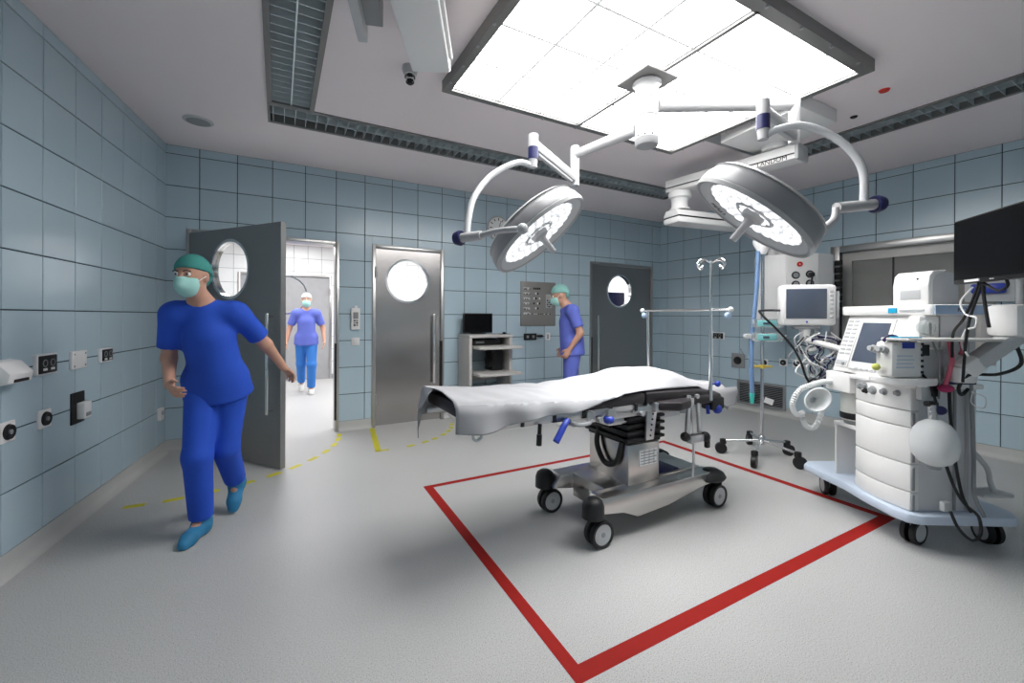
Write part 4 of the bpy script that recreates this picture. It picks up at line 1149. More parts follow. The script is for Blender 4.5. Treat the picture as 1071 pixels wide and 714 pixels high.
for k in range(4):
    a = R(20 + k * 90 - 29); dx, dy = math.cos(a), math.sin(a)
    w(MB().tube([(PXn, 1.95, 1.78), (PXn + dx * .06, 1.95 + dy * .06, 1.80), (PXn + dx * .10, 1.95 + dy * .10, 1.795), (PXn + dx * .125, 1.95 + dy * .125, 1.765), (PXn + dx * .10, 1.95 + dy * .10, 1.74), (PXn + dx * .075, 1.95 + dy * .075, 1.755)], .006, 8), 'drip_hook', M_CHROME)

# ================================================================== DRIP STAND
IV = Vector((4.22, 2.47, 0))
t = thing('drip_stand', 'chrome rolling drip stand on five black castors beside the anaesthesia machine', 'drip stand', tuple(IV))
for (x, y) in ((3.99, 2.73), (4.515, 2.775), (3.885, 2.34), (4.50, 2.38), (4.21, 2.13)):
    d = Vector((x - IV.x, y - IV.y, 0))
    w(MB().cyl((IV.x, IV.y, .17), (x, y, .135), .014, .011, 12), 'leg', M_CHROME)
    w(MB().box((x, y, .125), (.05, .05, .055), .01), 'castor_fork', M_BLACK)
    e = Vector((-d.y, d.x, 0)).normalized()
    p = Vector((x, y, .055)) + d.normalized() * .02
    w(MB().cyl(p - e * .022, p + e * .022, .055, n=24), 'castor', M_BLACK)
w(MB().lathe([(0, .13), (.035, .13), (.035, .20), (.022, .22), (0, .22)], (IV.x, IV.y, 0), n=20), 'hub', M_CHROME)
w(MB().cyl((IV.x, IV.y, .2), (IV.x, IV.y, 2.06), .016, n=16), 'pole', M_CHROME)
w(MB().lathe([(.0, 2.02), (.03, 2.02), (.085, 2.12), (.09, 2.16), (.05, 2.17), (0, 2.17)], (IV.x, IV.y, 0), n=24), 'bottle_holder', M_WHITE)
R29 = Matrix.Rotation(-YAW, 3, 'Z'); rt_ = LD(1, 0); fw_ = LD(0, 1)
for k, zz in enumerate((1.335, 1.20)):
    p = IV + rt_ * .015 - fw_ * .05 + Vector((0, 0, zz))
    b = w(MB().box(p, (.28, .07, .085), .012, R29), 'infusion_pump', M_CLEAR)
    w(MB().box(p - fw_ * .036 - rt_ * .02, (.19, .006, .06), .004, R29), 'pump_face', M_TEALL, b)
    w(MB().box(p - fw_ * .041 - rt_ * .03, (.06, .006, .022), .002, R29), 'pump_display', M_GSCREEN, b)
    w(MB().cyl(p + rt_ * .12, p + rt_ * .19, .018, .016, 12), 'syringe', M_CLEAR, b)
w(MB().box(IV - rt_ * .13 + Vector((0, 0, 1.205)), (.10, .04, .05), .006, R29), 'pump_clamp', M_LGREY)
p = IV + Vector((0, 0, .905)); w(MB().box(p, (.20, .03, .022), .008, R29).cyl(p - Vector((0, 0, .02)), p + Vector((0, 0, .02)), .026, n=14), 'yellow_clamp', M_YELP)
w(MB().tube([IV - rt_ * .045 + Vector((0, 0, 2.05)), IV - rt_ * .06 + Vector((0, 0, 1.7)), IV - rt_ * .085 + Vector((0, 0, 1.4)), IV - rt_ * .11 + Vector((0, 0, 1.1)), IV - rt_ * .10 + Vector((0, 0, .62))], .022, 10), 'infusion_tube', M_CLEARB)
w(MB().cyl(IV - rt_ * .10 + Vector((0, 0, .64)), IV - rt_ * .10 + Vector((0, 0, .54)), .026, .018, 12), 'tube_connector', M_TEAL)
w(MB().box(IV + rt_ * .05 - fw_ * .03 + Vector((0, 0, .565)), (.09, .004, .055), 0, R29 @ Matrix.Rotation(R(20), 3, 'Y')), 'paper_tag', M_PAPER)
w(MB().tube([IV - rt_ * .05 + Vector((0, 0, .92)), IV - rt_ * .16 + Vector((0, 0, 1.0)), IV - rt_ * .22 + Vector((0, 0, 1.08))], .006, 6), 'line', M_CLEAR)
# ================================================================== ANAESTHESIA MACHINE
ML, MD = 2.70, 2.93
AM = thing('anaesthesia_machine', 'white anaesthesia machine with drawers and a tilted screen on a pale blue wheeled base', 'machine', tuple(LD(ML, MD)), -YAW)
TM = Matrix.Translation((-ML, -MD, 0))
def q(m, name, material, p=None):
    m.xform(TM); return m.build(name, material, p or AM)
q(MB().prism([(2.42, 2.48), (2.96, 2.46), (3.03, 2.54), (3.03, 3.35), (2.92, 3.45), (2.42, 3.45), (2.34, 3.38), (2.345, 3.2), (2.36, 3.0), (2.335, 2.80), (2.335, 2.58), (2.36, 2.51)], .168, .228, 'z', .018), 'base', M_BLUEB)
for (L, D, a) in ((2.50, 2.62, 20), (2.50, 3.33, 70), (2.96, 2.62, 80), (2.96, 3.33, 30)):
    d = Vector((math.cos(R(a)), math.sin(R(a)), 0)); c = Vector((L, D, .074))
    q(MB().box((L, D, .145), (.075, .06, .05), .012, R(a)).box((L, D, .10), (.05, .018, .08), .006, R(a)), 'castor_fork', M_LGREY)
    e = Vector((-d.y, d.x, 0))
    for s in (-1, 1):
        wh = q(MB().lathe([(0, .014), (.052, .014), (.056, .018), (.070, .016), (.074, .004), (.074, -.010), (0, -.010)], c + e * s * .022, e * s, 32), 'wheel', M_BLACK)
        q(MB().lathe([(0, .0165), (.053, .0165), (.053, .012), (0, .012)], c + e * s * .022, e * s, 28), 'wheel_disc', M_LGREY, wh)
    q(MB().box(c + d * .075 + Vector((0, 0, .045)), (.05, .035, .012), .004, R(a)), 'brake_pedal', M_BLACK)
# cabinet with curved front
def arc(D0, D1, L, bulge, n=10): return [(L - bulge * math.sin(math.pi * (.12 + .76 * i / n)), D0 + (D1 - D0) * i / n) for i in range(n + 1)]
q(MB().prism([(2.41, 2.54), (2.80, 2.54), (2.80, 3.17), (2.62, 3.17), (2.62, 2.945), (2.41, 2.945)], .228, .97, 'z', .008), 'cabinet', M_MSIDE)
for k, (z0, z1) in enumerate(((.232, .340), (.346, .507), (.513, .728), (.734, .828))):
    dr = q(MB().prism(arc(2.535, 2.942, 2.418, .055) + [(2.45, 2.942), (2.45, 2.535)], z0, z1, 'z', .004), 'drawer', M_MACH)
    q(MB().box((2.405, 2.527, (z0 + z1) / 2), (.018, .012, (z1 - z0) * .86), .003), 'drawer_grip', M_GREY, dr)
cp = q(MB().prism(arc(2.535, 2.942, 2.418, .055) + [(2.45, 2.942), (2.45, 2.535)], .834, .970, 'z', .006), 'control_panel', M_MACH)
for (D, z, r_) in ((2.88, .925, .014), (2.83, .935, .017), (2.82, .905, .013), (2.76, .92, .020), (2.68, .925, .016), (2.60, .93, .014)):
    tt = (D - 2.535) / .407; L = 2.418 - .055 * math.sin(math.pi * (.12 + .76 * tt))
    q(MB().lathe([(r_ * 1.4, 0), (r_ * 1.4, .004), (r_, .006), (r_ * .9, .022), (0, .024)], (L, D, z), (-1, 0, 0), 16), 'knob', M_GREY if r_ > .0135 else M_BLACK, cp)
# niche with absorber
q(MB().bx(2.42, 2.62, 2.95, 3.17, .60, .625, .004), 'niche_shelf', M_MACH)
q(MB().bx(2.43, 2.62, 3.155, 3.17, .228, .60, .003).bx(2.60, 2.62, 2.95, 3.155, .228, .60), 'niche_panel', M_MACH)
q(MB().bx(2.36, 2.64, 2.948, 3.175, .862, 1.0, .010), 'niche_drawer', M_MACH)
ab = q(MB().lathe([(0, .655), (.088, .655), (.092, .70), (.092, .85), (.08, .862), (0, .862)], (2.50, 3.06, 0), n=28), 'absorber_canister', M_ABS)
q(MB().lathe([(.093, .665), (.096, .67), (.096, .705), (.093, .71)], (2.50, 3.06, 0), n=28), 'canister_band', M_BLACK, ab)
q(MB().lathe([(0, .626), (.07, .626), (.08, .655), (0, .655)], (2.50, 3.06, 0), n=28), 'canister_base', M_GREY, ab)
# worktop and head
q(MB().prism([(2.36, 2.53), (2.42, 2.50), (2.80, 2.50), (2.82, 3.18), (2.40, 3.18), (2.36, 2.95)], .970, 1.0, 'z', .008), 'worktop', M_MACH)
hdp = q(MB().prism([(2.405, 1.0), (2.535, 1.415), (2.62, 1.415), (2.62, 1.0)], 2.64, 3.17, 'y', .010), 'display_head', M_MACH)
sl = Vector((.13, 0, .415)).normalized(); nn = Vector((-.415, 0, .13)).normalized(); RS = Matrix((Vector((0, -1, 0)), sl, nn)).transposed()
def onhead(D, f, w_, h_, th, name, material, p=hdp, bev=.003):
    c = Vector((2.405, D, 1.0)) + Vector((.13, 0, .415)) * f + nn * (th / 2)
    return q(MB().box(c, (w_, h_, th), bev, RS), name, material, p)
onhead(2.895, .50, .265, .37, .008, 'screen_bezel', M_PAPER); onhead(2.90, .53, .225, .285, .012, 'screen', M_GSCREEN)
pan = onhead(3.095, .5, .115, .36, .008, 'button_panel', M_WHITE)
for a in range(2):
    for b in range(9): onhead(3.12 - a * .052, .88 - b * .07, .040, .014, .0115, 'soft_key', M_LGREY, pan, .001)
onhead(3.095, .16, .095, .035, .0115, 'key_row', M_LGREY, pan)
onhead(3.075, .14, .025, .025, .02, 'rotary_knob', M_GREY, pan, .008)
for a in range(6): onhead(2.95 - a * .04, .09, .03, .012, .0115, 'soft_key', M_LGREY, hdp, .001)
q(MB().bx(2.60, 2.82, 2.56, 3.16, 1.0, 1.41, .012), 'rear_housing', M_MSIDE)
q(MB().bx(2.47, 2.60, 2.56, 2.64, 1.10, 1.41, .02), 'side_housing', M_MACH)
cap = q(MB().prism([(2.50, 2.52), (2.56, 2.50), (2.88, 2.50), (2.90, 3.20), (2.52, 3.22), (2.50, 3.18)], 1.41, 1.475, 'z', .012), 'top_cap', M_MACH)
q(MB().bx(2.505, 2.885, 2.494, 2.502, 1.415, 1.47), 'blue_edge_strip', M_BLUED, cap)
q(MB().bx(2.494, 2.502, 2.74, 2.80, 1.425, 1.457), 'maker_badge', M_CYAN, cap)
q(MB().bx(2.494, 2.5015, 2.56, 2.72, 1.435, 1.445), 'model_print', M_LGREY, cap)
me = text_mesh('R/D', .035, M_BLACK); o = link('lettering', me, cap, (2.66 - ML, 2.4935 - MD, 1.442), (R(90), 0, 0))
# rear column and hoses
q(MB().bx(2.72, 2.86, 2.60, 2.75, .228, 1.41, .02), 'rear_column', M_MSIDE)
q(MB().cyl((2.735, 2.535, .24), (2.735, 2.535, 1.35), .009, n=10), 'gas_pipe', M_LGREY)
q(MB().cyl((2.66, 2.532, .24), (2.66, 2.532, .98), .007, n=10), 'gas_pipe', M_GREY)
# vaporiser block on its platform
q(MB().lathe([(0, 1.0), (.135, 1.0), (.14, 1.02), (.135, 1.04), (0, 1.04)], (2.37, 2.56, 0), n=32, sx=1.2), 'platform', M_MACH)
vb = q(MB().bx(2.215, 2.405, 2.46, 2.58, 1.04, 1.255, .024), 'breathing_block', M_MACH)
q(MB().bx(2.24, 2.395, 2.47, 2.57, 1.255, 1.275, .010), 'block_lid', M_LGREY, vb)
q(MB().bx(2.275, 2.345, 2.456, 2.461, 1.215, 1.25), 'blue_label', M_BLUEK, vb)
for k in range(4): q(MB().bx(2.24, 2.345 - .01 * (k % 2), 2.457, 2.461, 1.10 + k * .022, 1.108 + k * .022), 'print_line', M_BLUEB, vb)
for k in range(6): q(MB().bx(2.385, 2.398, 2.456, 2.461, 1.07 + k * .033, 1.084 + k * .033), 'vent_slot', M_BLACK, vb)
for D in (2.50, 2.56): q(MB().cyl((2.216, D, 1.20), (2.185, D, 1.21), .022, n=14).cyl((2.185, D, 1.21), (2.165, D, 1.21), .015, n=14), 'hose_port', M_LGREY, vb)
q(MB().tube([(2.20, 2.50, 1.255), (2.215, 2.48, 1.285), (2.25, 2.47, 1.28), (2.26, 2.48, 1.26)], .010, 8), 'lever', M_NAVY, vb)
q(MB().ball((2.175, 2.52, 1.10), .022, 12), 'yellow_cap', M_YELG, vb)
q(MB().bx(2.43, 2.56, 2.50, 2.60, 1.0, 1.21, .01), 'flow_block', M_LGREY)
q(MB().bx(2.42, 2.47, 2.495, 2.501, 1.17, 1.235), 'dark_port', M_BLACK)
# writing tray
tr = q(MB().bx(2.20, 2.78, 2.34, 2.52, 1.262, 1.278, .006), 'writing_tray', M_TRAY)
q(MB().bx(2.21, 2.33, 2.40, 2.47, 1.278, 1.284), 'blue_notepad', M_CYAN, tr)
q(MB().cyl((2.56, 2.48, 1.262), (2.62, 2.56, 1.20), .012, n=10), 'tray_bracket', M_LGREY, tr)
q(MB().ball((2.50, 2.55, 1.335), .045, 16).cyl((2.50, 2.55, 1.28), (2.50, 2.55, 1.3), .03, n=14), 'valve_dome', M_CLEAR)
q(MB().box((2.49, 2.52, 1.33), (.02, .02, .07), .004), 'valve_lever', M_GREY)
# rail, clamp, bag
rl = q(MB().bx(2.44, 2.76, 2.505, 2.525, .985, 1.015, .003), 'side_rail', M_NAVY)
for L in (2.50, 2.70): q(MB().bx(L - .012, L + .012, 2.52, 2.545, .98, 1.02), 'rail_foot', M_GREY, rl)
q(MB().bx(2.40, 2.46, 2.47, 2.51, .91, 1.03, .006), 'clamp_block', M_LGREY)
q(MB().bx(2.47, 2.51, 2.48, 2.50, .93, 1.02, .004), 'clamp_jaw', M_BLACK)
q(MB().cyl((2.385, 2.48, 1.0), (2.43, 2.48, 1.0), .016, n=12), 'clamp_screw', M_WHITE)
q(MB().box((2.435, 2.45, .895), (.06, .04, .03), .008), 'clamp_foot', M_BLACK)
q(MB().cyl((2.43, 2.44, .89), (2.43, 2.43, .80), .018, .022, 14), 'bag_neck', M_LGREY)
q(MB().ball((2.465, 2.425, .862), .026, 14, (1.2, 1, 1)), 'blue_valve', M_NAVY)
q(MB().tube([(2.41, 2.42, .89), (2.395, 2.41, .85), (2.405, 2.42, .82)], .006, 6), 'valve_wire', M_CHROME)
bag = q(MB().lathe([(0, .545), (.035, .548), (.072, .568), (.098, .605), (.108, .655), (.105, .705), (.092, .75), (.068, .785), (.04, .804), (.022, .812)], (2.43, 2.425, 0), n=32), 'breathing_bag', M_FROST)
q(MB().lathe([(0, .525), (.03, .528), (.035, .55), (0, .552)], (2.43, 2.425, 0), n=18), 'bag_base', M_GREY, bag)
# pink hose
q(MB().tube([(2.56, 2.47, 1.26), (2.56, 2.455, 1.15), (2.535, 2.45, 1.06), (2.515, 2.45, 1.0)], .012, 10), 'pink_hose', M_PINK)
q(MB().ball((2.52, 2.45, .985), .032, 14, (1.3, 1, .75)), 'pink_hose_end', M_PINKD)
q(MB().tube([(2.63, 2.47, 1.26), (2.63, 2.46, 1.21), (2.615, 2.46, 1.18)], .012, 8), 'pink_hose', M_PINK)
# jointed arm on the side rail
q(MB().bx(2.55, 2.66, 2.40, 2.50, 1.02, 1.11, .015), 'arm_foot', M_WHITE)
a = Vector((2.60, 2.42, 1.10)); b = Vector((2.82, 2.36, 1.30)); d = (b - a); xx = d.normalized(); sd_ = Vector((0, 1, 0)); sd_ = (sd_ - xx * sd_.dot(xx)).normalized(); RA = Matrix((xx, sd_, xx.cross(sd_))).transposed()
q(MB().box((a + b) / 2, (d.length, .085, .085), .02, RA), 'jointed_arm', M_LGREY)
q(MB().box(a + d * .1, (.09, .09, .10), .02, RA), 'arm_joint', M_WHITE)
q(MB().bx(2.73, 2.96, 2.28, 2.44, 1.29, 1.47, .025), 'arm_knuckle', M_WHITE)
# cables on the machine side
for pts, r_, mt in (
    ([(2.41, 2.50, 1.08), (2.44, 2.47, 1.02), (2.455, 2.455, .95), (2.46, 2.44, .88)], .007, M_BLACK),
    ([(2.48, 2.49, 1.26), (2.50, 2.47, 1.15), (2.505, 2.47, 1.02), (2.50, 2.47, .92)], .005, M_GREY),
    ([(2.53, 2.44, .98), (2.56, 2.46, .80), (2.60, 2.47, .55), (2.63, 2.46, .36), (2.66, 2.44, .27)], .008, M_BLACK),
    ([(2.49, 2.42, .56), (2.53, 2.41, .43), (2.60, 2.42, .33), (2.67, 2.41, .26), (2.66, 2.39, .17), (2.60, 2.38, .14), (2.545, 2.40, .20), (2.53, 2.43, .28)], .008, M_BLACK),
    ([(2.72, 2.50, 1.0), (2.73, 2.50, .8), (2.74, 2.50, .55), (2.735, 2.49, .35), (2.74, 2.44, .24)], .010, M_GREY),
    ([(2.82, 2.36, 1.25), (2.81, 2.33, 1.14), (2.72, 2.36, 1.08), (2.60, 2.40, 1.07), (2.565, 2.42, 1.0), (2.60, 2.44, .95), (2.66, 2.46, .98)], .009, M_BLACK),
    ([(2.70, 2.48, .96), (2.76, 2.46, .93), (2.74, 2.45, .87), (2.68, 2.46, .9), (2.70, 2.47, .97)], .003, M_WHITE),
    ([(2.78, 2.55, .60), (2.84, 2.52, .50), (2.86, 2.52, .42), (2.88, 2.52, .36)], .014, M_LGREY)):
    q(MB().tube(pts, r_, 8), 'cable', mt)
q(MB().bx(2.78, 2.96, 2.48, 2.60, .335, .355, .005), 'footrest', M_LGREY)
q(MB().box((2.525, 2.45, .30), (.05, .03, .055), .006), 'plug', M_LGREY)
# recorder on top
dv = thing('vital_recorder', 'white rounded recorder with a carry slot on top of the anaesthesia machine', 'recorder', tuple(LD(2.69, 2.74, 1.4755)), -YAW + R(14))
MB().prism([(-.13, 0), (.15, 0), (.15, .20), (.02, .215), (-.08, .205), (-.115, .18), (-.13, .12)], -.085, .10, 'y', .018).build('housing', M_MSIDE, dv)
MB().prism([(-.135, .0), (-.085, 0), (-.095, .03), (-.095, .15), (-.07, .19), (-.02, .20), (.02, .215), (.02, .222), (-.09, .213), (-.122, .186), (-.137, .12)], -.092, .106, 'y', .006).build('front_shell', M_WHITE, dv)
MB().bx(-.139, -.128, -.05, .06, .035, .095, .004).build('carry_slot', M_LGREY, dv)
for z in (.145, .165): MB().ball((-.125, -.03, z), .007, 8).build('indicator', M_BLACK, dv)

# ---- patient monitor
pm = thing('patient_monitor', 'small white patient monitor with a grey screen and tangled cables at the anaesthesia machine', 'monitor', tuple(LD(2.37, 3.40, 1.33)), -YAW + R(-16))
MB().bx(-.185, .185, -.07, .09, .0, .325, .025).build('housing', M_WHITE, pm)
MB().bx(-.165, .115, -.078, -.070, .055, .29, .006).build('screen', M_GSCREEN, pm)
for k in range(7): MB().bx(.135, .160, -.076, -.070, .06 + k * .033, .078 + k * .033, .003).build('soft_key', M_LGREY, pm)
MB().ball((-.02, -.072, .028), .008, 8).build('status_lamp', M_BLUEK, pm)
MB().bx(.186, .21, -.05, .07, .06, .27, .006).build('side_module', M_LGREY, pm)
for k in range(3): MB().bx(.208, .216, -.02, .03, .09 + k * .055, .12 + k * .055, .002).build('module_port', M_BLACK, pm)
MB().bx(-.10, .08, -.05, .05, -.03, 0, .008).build('swivel_plate', M_GREY, pm)
MB().cyl((-.01, 0, -.13), (-.01, 0, -.03), .03, .04, 16).build('swivel_post', M_WHITE, pm)
MB().tube([(-.01, 0, -.11), (.08, -.05, -.14), (.17, -.12, -.17), (.22, -.20, -.20)], .022, 10).build('support_arm', M_WHITE, pm)
random.seed(11)
for k in range(26):
    x0 = random.uniform(-.02, .2); a_ = random.uniform(-.05, .20)
    p = [(x0, random.uniform(-.06, .04), -.03 - random.uniform(0, .08))]
    for j in range(4): p.append((max(-.1, min(.27, a_ + random.uniform(-.10, .10))), random.uniform(-.09, .05), -.10 - j * .075 - random.uniform(0, .05)))
    p.append((random.uniform(.0, .14), random.uniform(-.05, .04), -.44 - random.uniform(0, .05)))
    MB().tube(p, random.choice((.004, .005, .006)), 6, k=6).build('cable', random.choice((M_WHITE, M_WHITE, M_LGREY, M_GREY, M_CLEAR, M_NAVY, M_BLACK)), pm)
for k in range(5):
    MB().box((random.uniform(-.05, .18), random.uniform(-.08, 0), -.12 - .07 * k), (.06, .035, .03), .006, Matrix.Rotation(random.uniform(-1, 1), 3, 'Y')).build('connector', random.choice((M_NAVY, M_WHITE, M_CLEAR, M_BLUEK)), pm)
MB().tube([(-.17, .0, .12), (-.30, .03, .12), (-.33, 0, .10), (-.22, -.03, -.03), (-.12, -.05, -.16), (-.06, -.06, -.28), (-.02, -.05, -.40), (.02, -.04, -.47)], .009, 8).build('cable', M_BLACK, pm)

# ---- breathing mask with corrugated hose
bmk = thing('breathing_mask', 'clear breathing mask with white corrugated hoses hanging at the machine', 'mask', tuple(LD(2.185, 3.16, .56)), -YAW)
MB().tube([(.20, -.04, .36), (.13, -.04, .36), (.04, -.05, .34), (-.06, -.05, .30), (-.115, -.05, .20), (-.09, -.05, .12), (-.03, -.04, .13)], .019, 10, k=14, radii=lambda f: .019 + .003 * math.sin(f * 260)).build('corrugated_hose', M_FROST, bmk)
MB().tube([(.12, -.03, .28), (.11, -.03, .12), (.06, -.03, .02), (-.0, -.03, .03), (-.03, -.03, .10)], .018, 10, k=14, radii=lambda f: .018 + .003 * math.sin(f * 240)).build('corrugated_hose', M_FROST, bmk)
MB().lathe([(0, .0), (.02, .0), (.025, .03), (.055, .06), (.072, .10), (.078, .125), (.070, .13), (.05, .07), (.018, .035)], (.035, -.03, .22), (-.25, -.9, .2), 28, sx=1.25).build('mask_cup', M_FROST, bmk)
MB().cyl((.10, -.04, .225), (.165, -.03, .235), .026, .022, 14).build('green_connector', M_TEAL, bmk)

# ---- black monitor on the arm
P1 = LD(2.548, 2.44); P2 = LD(2.355, 1.86)
d = P2 - P1; ang = math.atan2(d.y, d.x); c = (P1 + P2) / 2
bmn = thing('wall_display', 'large black display on a swing arm in front of the window', 'monitor', (c.x, c.y, 1.585), ang)
# local x along the screen from far to near; the screen looks to the table side (local -y)
sgn = -1 if (Matrix.Rotation(ang, 3, 'Z') @ Vector((0, -1, 0))).dot(LD(-1, 0)) > 0 else 1
W_ = d.length / 2
MB().bx(-W_, W_, *sorted((0, -sgn * .045)), 0, .362, .008).build('housing', M_BLACK, bmn)
MB().bx(-W_ + .012, W_ - .012, *sorted((0, sgn * .003)), .022, .352).build('screen', M_SCREEN, bmn)
MB().bx(-W_ + .10, -W_ + .21, *sorted((0, sgn * .005)), .006, .019).build('white_sticker', M_PAPER, bmn)
for k in range(2): MB().bx(-W_ + .285 + k * .014, -W_ + .294 + k * .014, *sorted((0, sgn * .004)), .008, .014).build('mark', M_LGREY, bmn)
MB().box((0, -sgn * .065, .16), (.14, .05, .14), .012).build('mounting_block', M_GREY, bmn)
kn = Matrix.Translation(bmn.location) @ Matrix.Rotation(ang, 4, 'Z')
kn = kn.inverted() @ LD(2.85, 2.36, 1.47)
MB().tube([(0, -sgn * .085, .16), (kn.x * .4, -sgn * .2, .12), (kn.x, kn.y, .05), (kn.x, kn.y, kn.z)], .022, 12).build('support_arm', M_GREY, bmn)
for pts, r_, mt in (
    ([(-.15, -sgn * .03, .01), (-.15, -sgn * .02, -.03), (-.18, -sgn * .01, -.12), (-.22, 0, -.20), (-.30, .0, -.28), (-.31, 0, -.42)], .007, M_BLACK),
    ([(-.13, -sgn * .03, .01), (-.135, -sgn * .02, -.05), (-.17, 0, -.20), (-.20, 0, -.34), (-.22, 0, -.55)], .007, M_BLACK),
    ([(-.12, -sgn * .03, .01), (-.12, -sgn * .03, -.06), (-.10, -sgn * .03, -.16), (-.08, -sgn * .03, -.24)], .008, M_BLACK),
    ([(-.14, -sgn * .03, .012), (-.10, -sgn * .03, -.015), (-.02, -sgn * .03, -.05), (.04, -sgn * .03, -.03), (.03, -sgn * .03, .01)], .007, M_BLACK),
    ([(-.20, -sgn * .03, -.02), (-.24, 0, -.10), (-.20, 0, -.17), (-.12, 0, -.19), (-.13, 0, -.24), (-.20, 0, -.26), (-.23, 0, -.34), (-.18, 0, -.40)], .005, M_WHITE)):
    MB().tube(pts, r_, 8).build('cable', mt, bmn)
# ================================================================== PEOPLE
def sdf_mesh(prims, res, k=.02, name='body'):
    """prims: dicts with a,b,ra,rb (tapered capsule) or c,r (ellipsoid, rotation m), optional cuts [(p,n)], k. Surface nets over the smooth union."""
    P = []
    lo = np.full(3, 1e9); hi = -lo
    for p in prims:
        if 'a' in p:
            a, b = np.array(p['a'], float), np.array(p['b'], float); r = max(p['ra'], p['rb'])
            l, h = np.minimum(a, b) - r, np.maximum(a, b) + r
        else:
            c = np.array(p['c'], float); r = max(p['r']); l, h = c - r, c + r
        P.append((p, l, h)); lo = np.minimum(lo, l); hi = np.maximum(hi, h)
    lo -= 3 * res; hi += 3 * res
    n = np.ceil((hi - lo) / res).astype(int) + 1
    F = np.full(n, .5, np.float32)
    ax = [lo[i] + res * np.arange(n[i]) for i in range(3)]
    for p, l, h in P:
        kk = p.get('k', k); mg = kk + 2.5 * res
        i0 = np.maximum(0, np.floor((l - mg - lo) / res).astype(int)); i1 = np.minimum(n, np.ceil((h + mg - lo) / res).astype(int) + 1)
        X = ax[0][i0[0]:i1[0], None, None]; Y = ax[1][None, i0[1]:i1[1], None]; Z = ax[2][None, None, i0[2]:i1[2]]
        if 'a' in p:
            a, b = np.array(p['a'], float), np.array(p['b'], float); d = b - a; L2 = max(d @ d, 1e-9)
            t = np.clip(((X - a[0]) * d[0] + (Y - a[1]) * d[1] + (Z - a[2]) * d[2]) / L2, 0, 1)
            D = np.sqrt((X - a[0] - d[0] * t) ** 2 + (Y - a[1] - d[1] * t) ** 2 + (Z - a[2] - d[2] * t) ** 2) - (p['ra'] + (p['rb'] - p['ra']) * t)
        else:
            c, r = p['c'], p['r']; m = p.get('m')
            dx, dy, dz = X - c[0], Y - c[1], Z - c[2]
            if m is not None:
                dx, dy, dz = (m[0][0] * dx + m[1][0] * dy + m[2][0] * dz, m[0][1] * dx + m[1][1] * dy + m[2][1] * dz, m[0][2] * dx + m[1][2] * dy + m[2][2] * dz)
            q0 = np.sqrt((dx / r[0]) ** 2 + (dy / r[1]) ** 2 + (dz / r[2]) ** 2)
            D = (q0 - 1) * min(r)
        for (cp, cn) in p.get('cuts', ()):
            D = np.maximum(D, (X - cp[0]) * cn[0] + (Y - cp[1]) * cn[1] + (Z - cp[2]) * cn[2])
        S = F[i0[0]:i1[0], i0[1]:i1[1], i0[2]:i1[2]]
        if p.get('sub'): S[...] = np.maximum(S, -D); continue
        hh = np.clip(.5 + .5 * (S - D) / kk, 0, 1)
        S[...] = S * (1 - hh) + D * hh - kk * hh * (1 - hh)
    ins = F < 0
    n1 = n - 1
    acc = np.zeros((*n1, 3), np.float32); cnt = np.zeros(n1, np.float32)
    corners = [(i, j, l) for i in (0, 1) for j in (0, 1) for l in (0, 1)]
    def sub(A, o): return A[o[0]:o[0] + n1[0], o[1]:o[1] + n1[1], o[2]:o[2] + n1[2]]
    for axn in range(3):
        for o in corners:
            if o[axn]: continue
            o2 = list(o); o2[axn] = 1
            fa, fb = sub(F, o), sub(F, o2)
            cr_ = (fa < 0) != (fb < 0)
            tt = np.where(cr_, fa / np.where(cr_, fa - fb, 1), 0)
            for c_ in range(3):
                base = o[c_] + (tt if c_ == axn else 0)
                acc[..., c_] += np.where(cr_, base, 0)
            cnt += cr_
    has = cnt > 0
    idx = np.full(n1, -1, np.int64); idx[has] = np.arange(has.sum())
    ii = np.argwhere(has)
    V = lo + (ii + acc[has] / cnt[has][:, None]) * res
    faces = []
    for axn in range(3):
        b_, c_ = (axn + 1) % 3, (axn + 2) % 3
        s0 = [slice(1, -1)] * 3; s0[axn] = slice(0, -1)
        A = ins[tuple(slice(1, n1[i]) if i != axn else slice(0, n1[i]) for i in range(3))]
        B = ins[tuple(slice(1, n1[i]) if i != axn else slice(1, n1[i] + 1) for i in range(3))]
        e = np.argwhere(A != B)
        if not len(e): continue
        g = e.copy()
        for i in range(3):
            if i != axn: g[:, i] += 1
        flip = A[tuple(e.T)]
        def at(db, dc):
            h = g.copy(); h[:, b_] += db; h[:, c_] += dc; return idx[tuple(h.T)]
        qd = np.stack([at(-1, -1), at(0, -1), at(0, 0), at(-1, 0)], 1)
        qd[~flip] = qd[~flip][:, ::-1]
        faces.append(qd)
    Fq = np.concatenate(faces); Fq = Fq[(Fq >= 0).all(1)]
    # two rounds of light smoothing
    for _ in range(2):
        s = np.zeros_like(V); c_ = np.zeros(len(V))
        for a in range(4):
            b = (a + 1) % 4
            np.add.at(s, Fq[:, a], V[Fq[:, b]]); np.add.at(s, Fq[:, b], V[Fq[:, a]]); np.add.at(c_, Fq[:, a], 1); np.add.at(c_, Fq[:, b], 1)
        V = V * .5 + .5 * s / np.maximum(c_, 1)[:, None]
    me = bpy.data.meshes.new(name)
    me.vertices.add(len(V)); me.vertices.foreach_set('co', V.astype(np.float32).ravel())
    me.loops.add(len(Fq) * 4); me.loops.foreach_set('vertex_index', Fq.astype(np.int32).ravel())
    me.polygons.add(len(Fq)); me.polygons.foreach_set('loop_start', np.arange(0, len(Fq) * 4, 4, dtype=np.int32))
    me.polygons.foreach_set('use_smooth', np.ones(len(Fq), bool))
    me.update(calc_edges=True); me.validate()
    return me

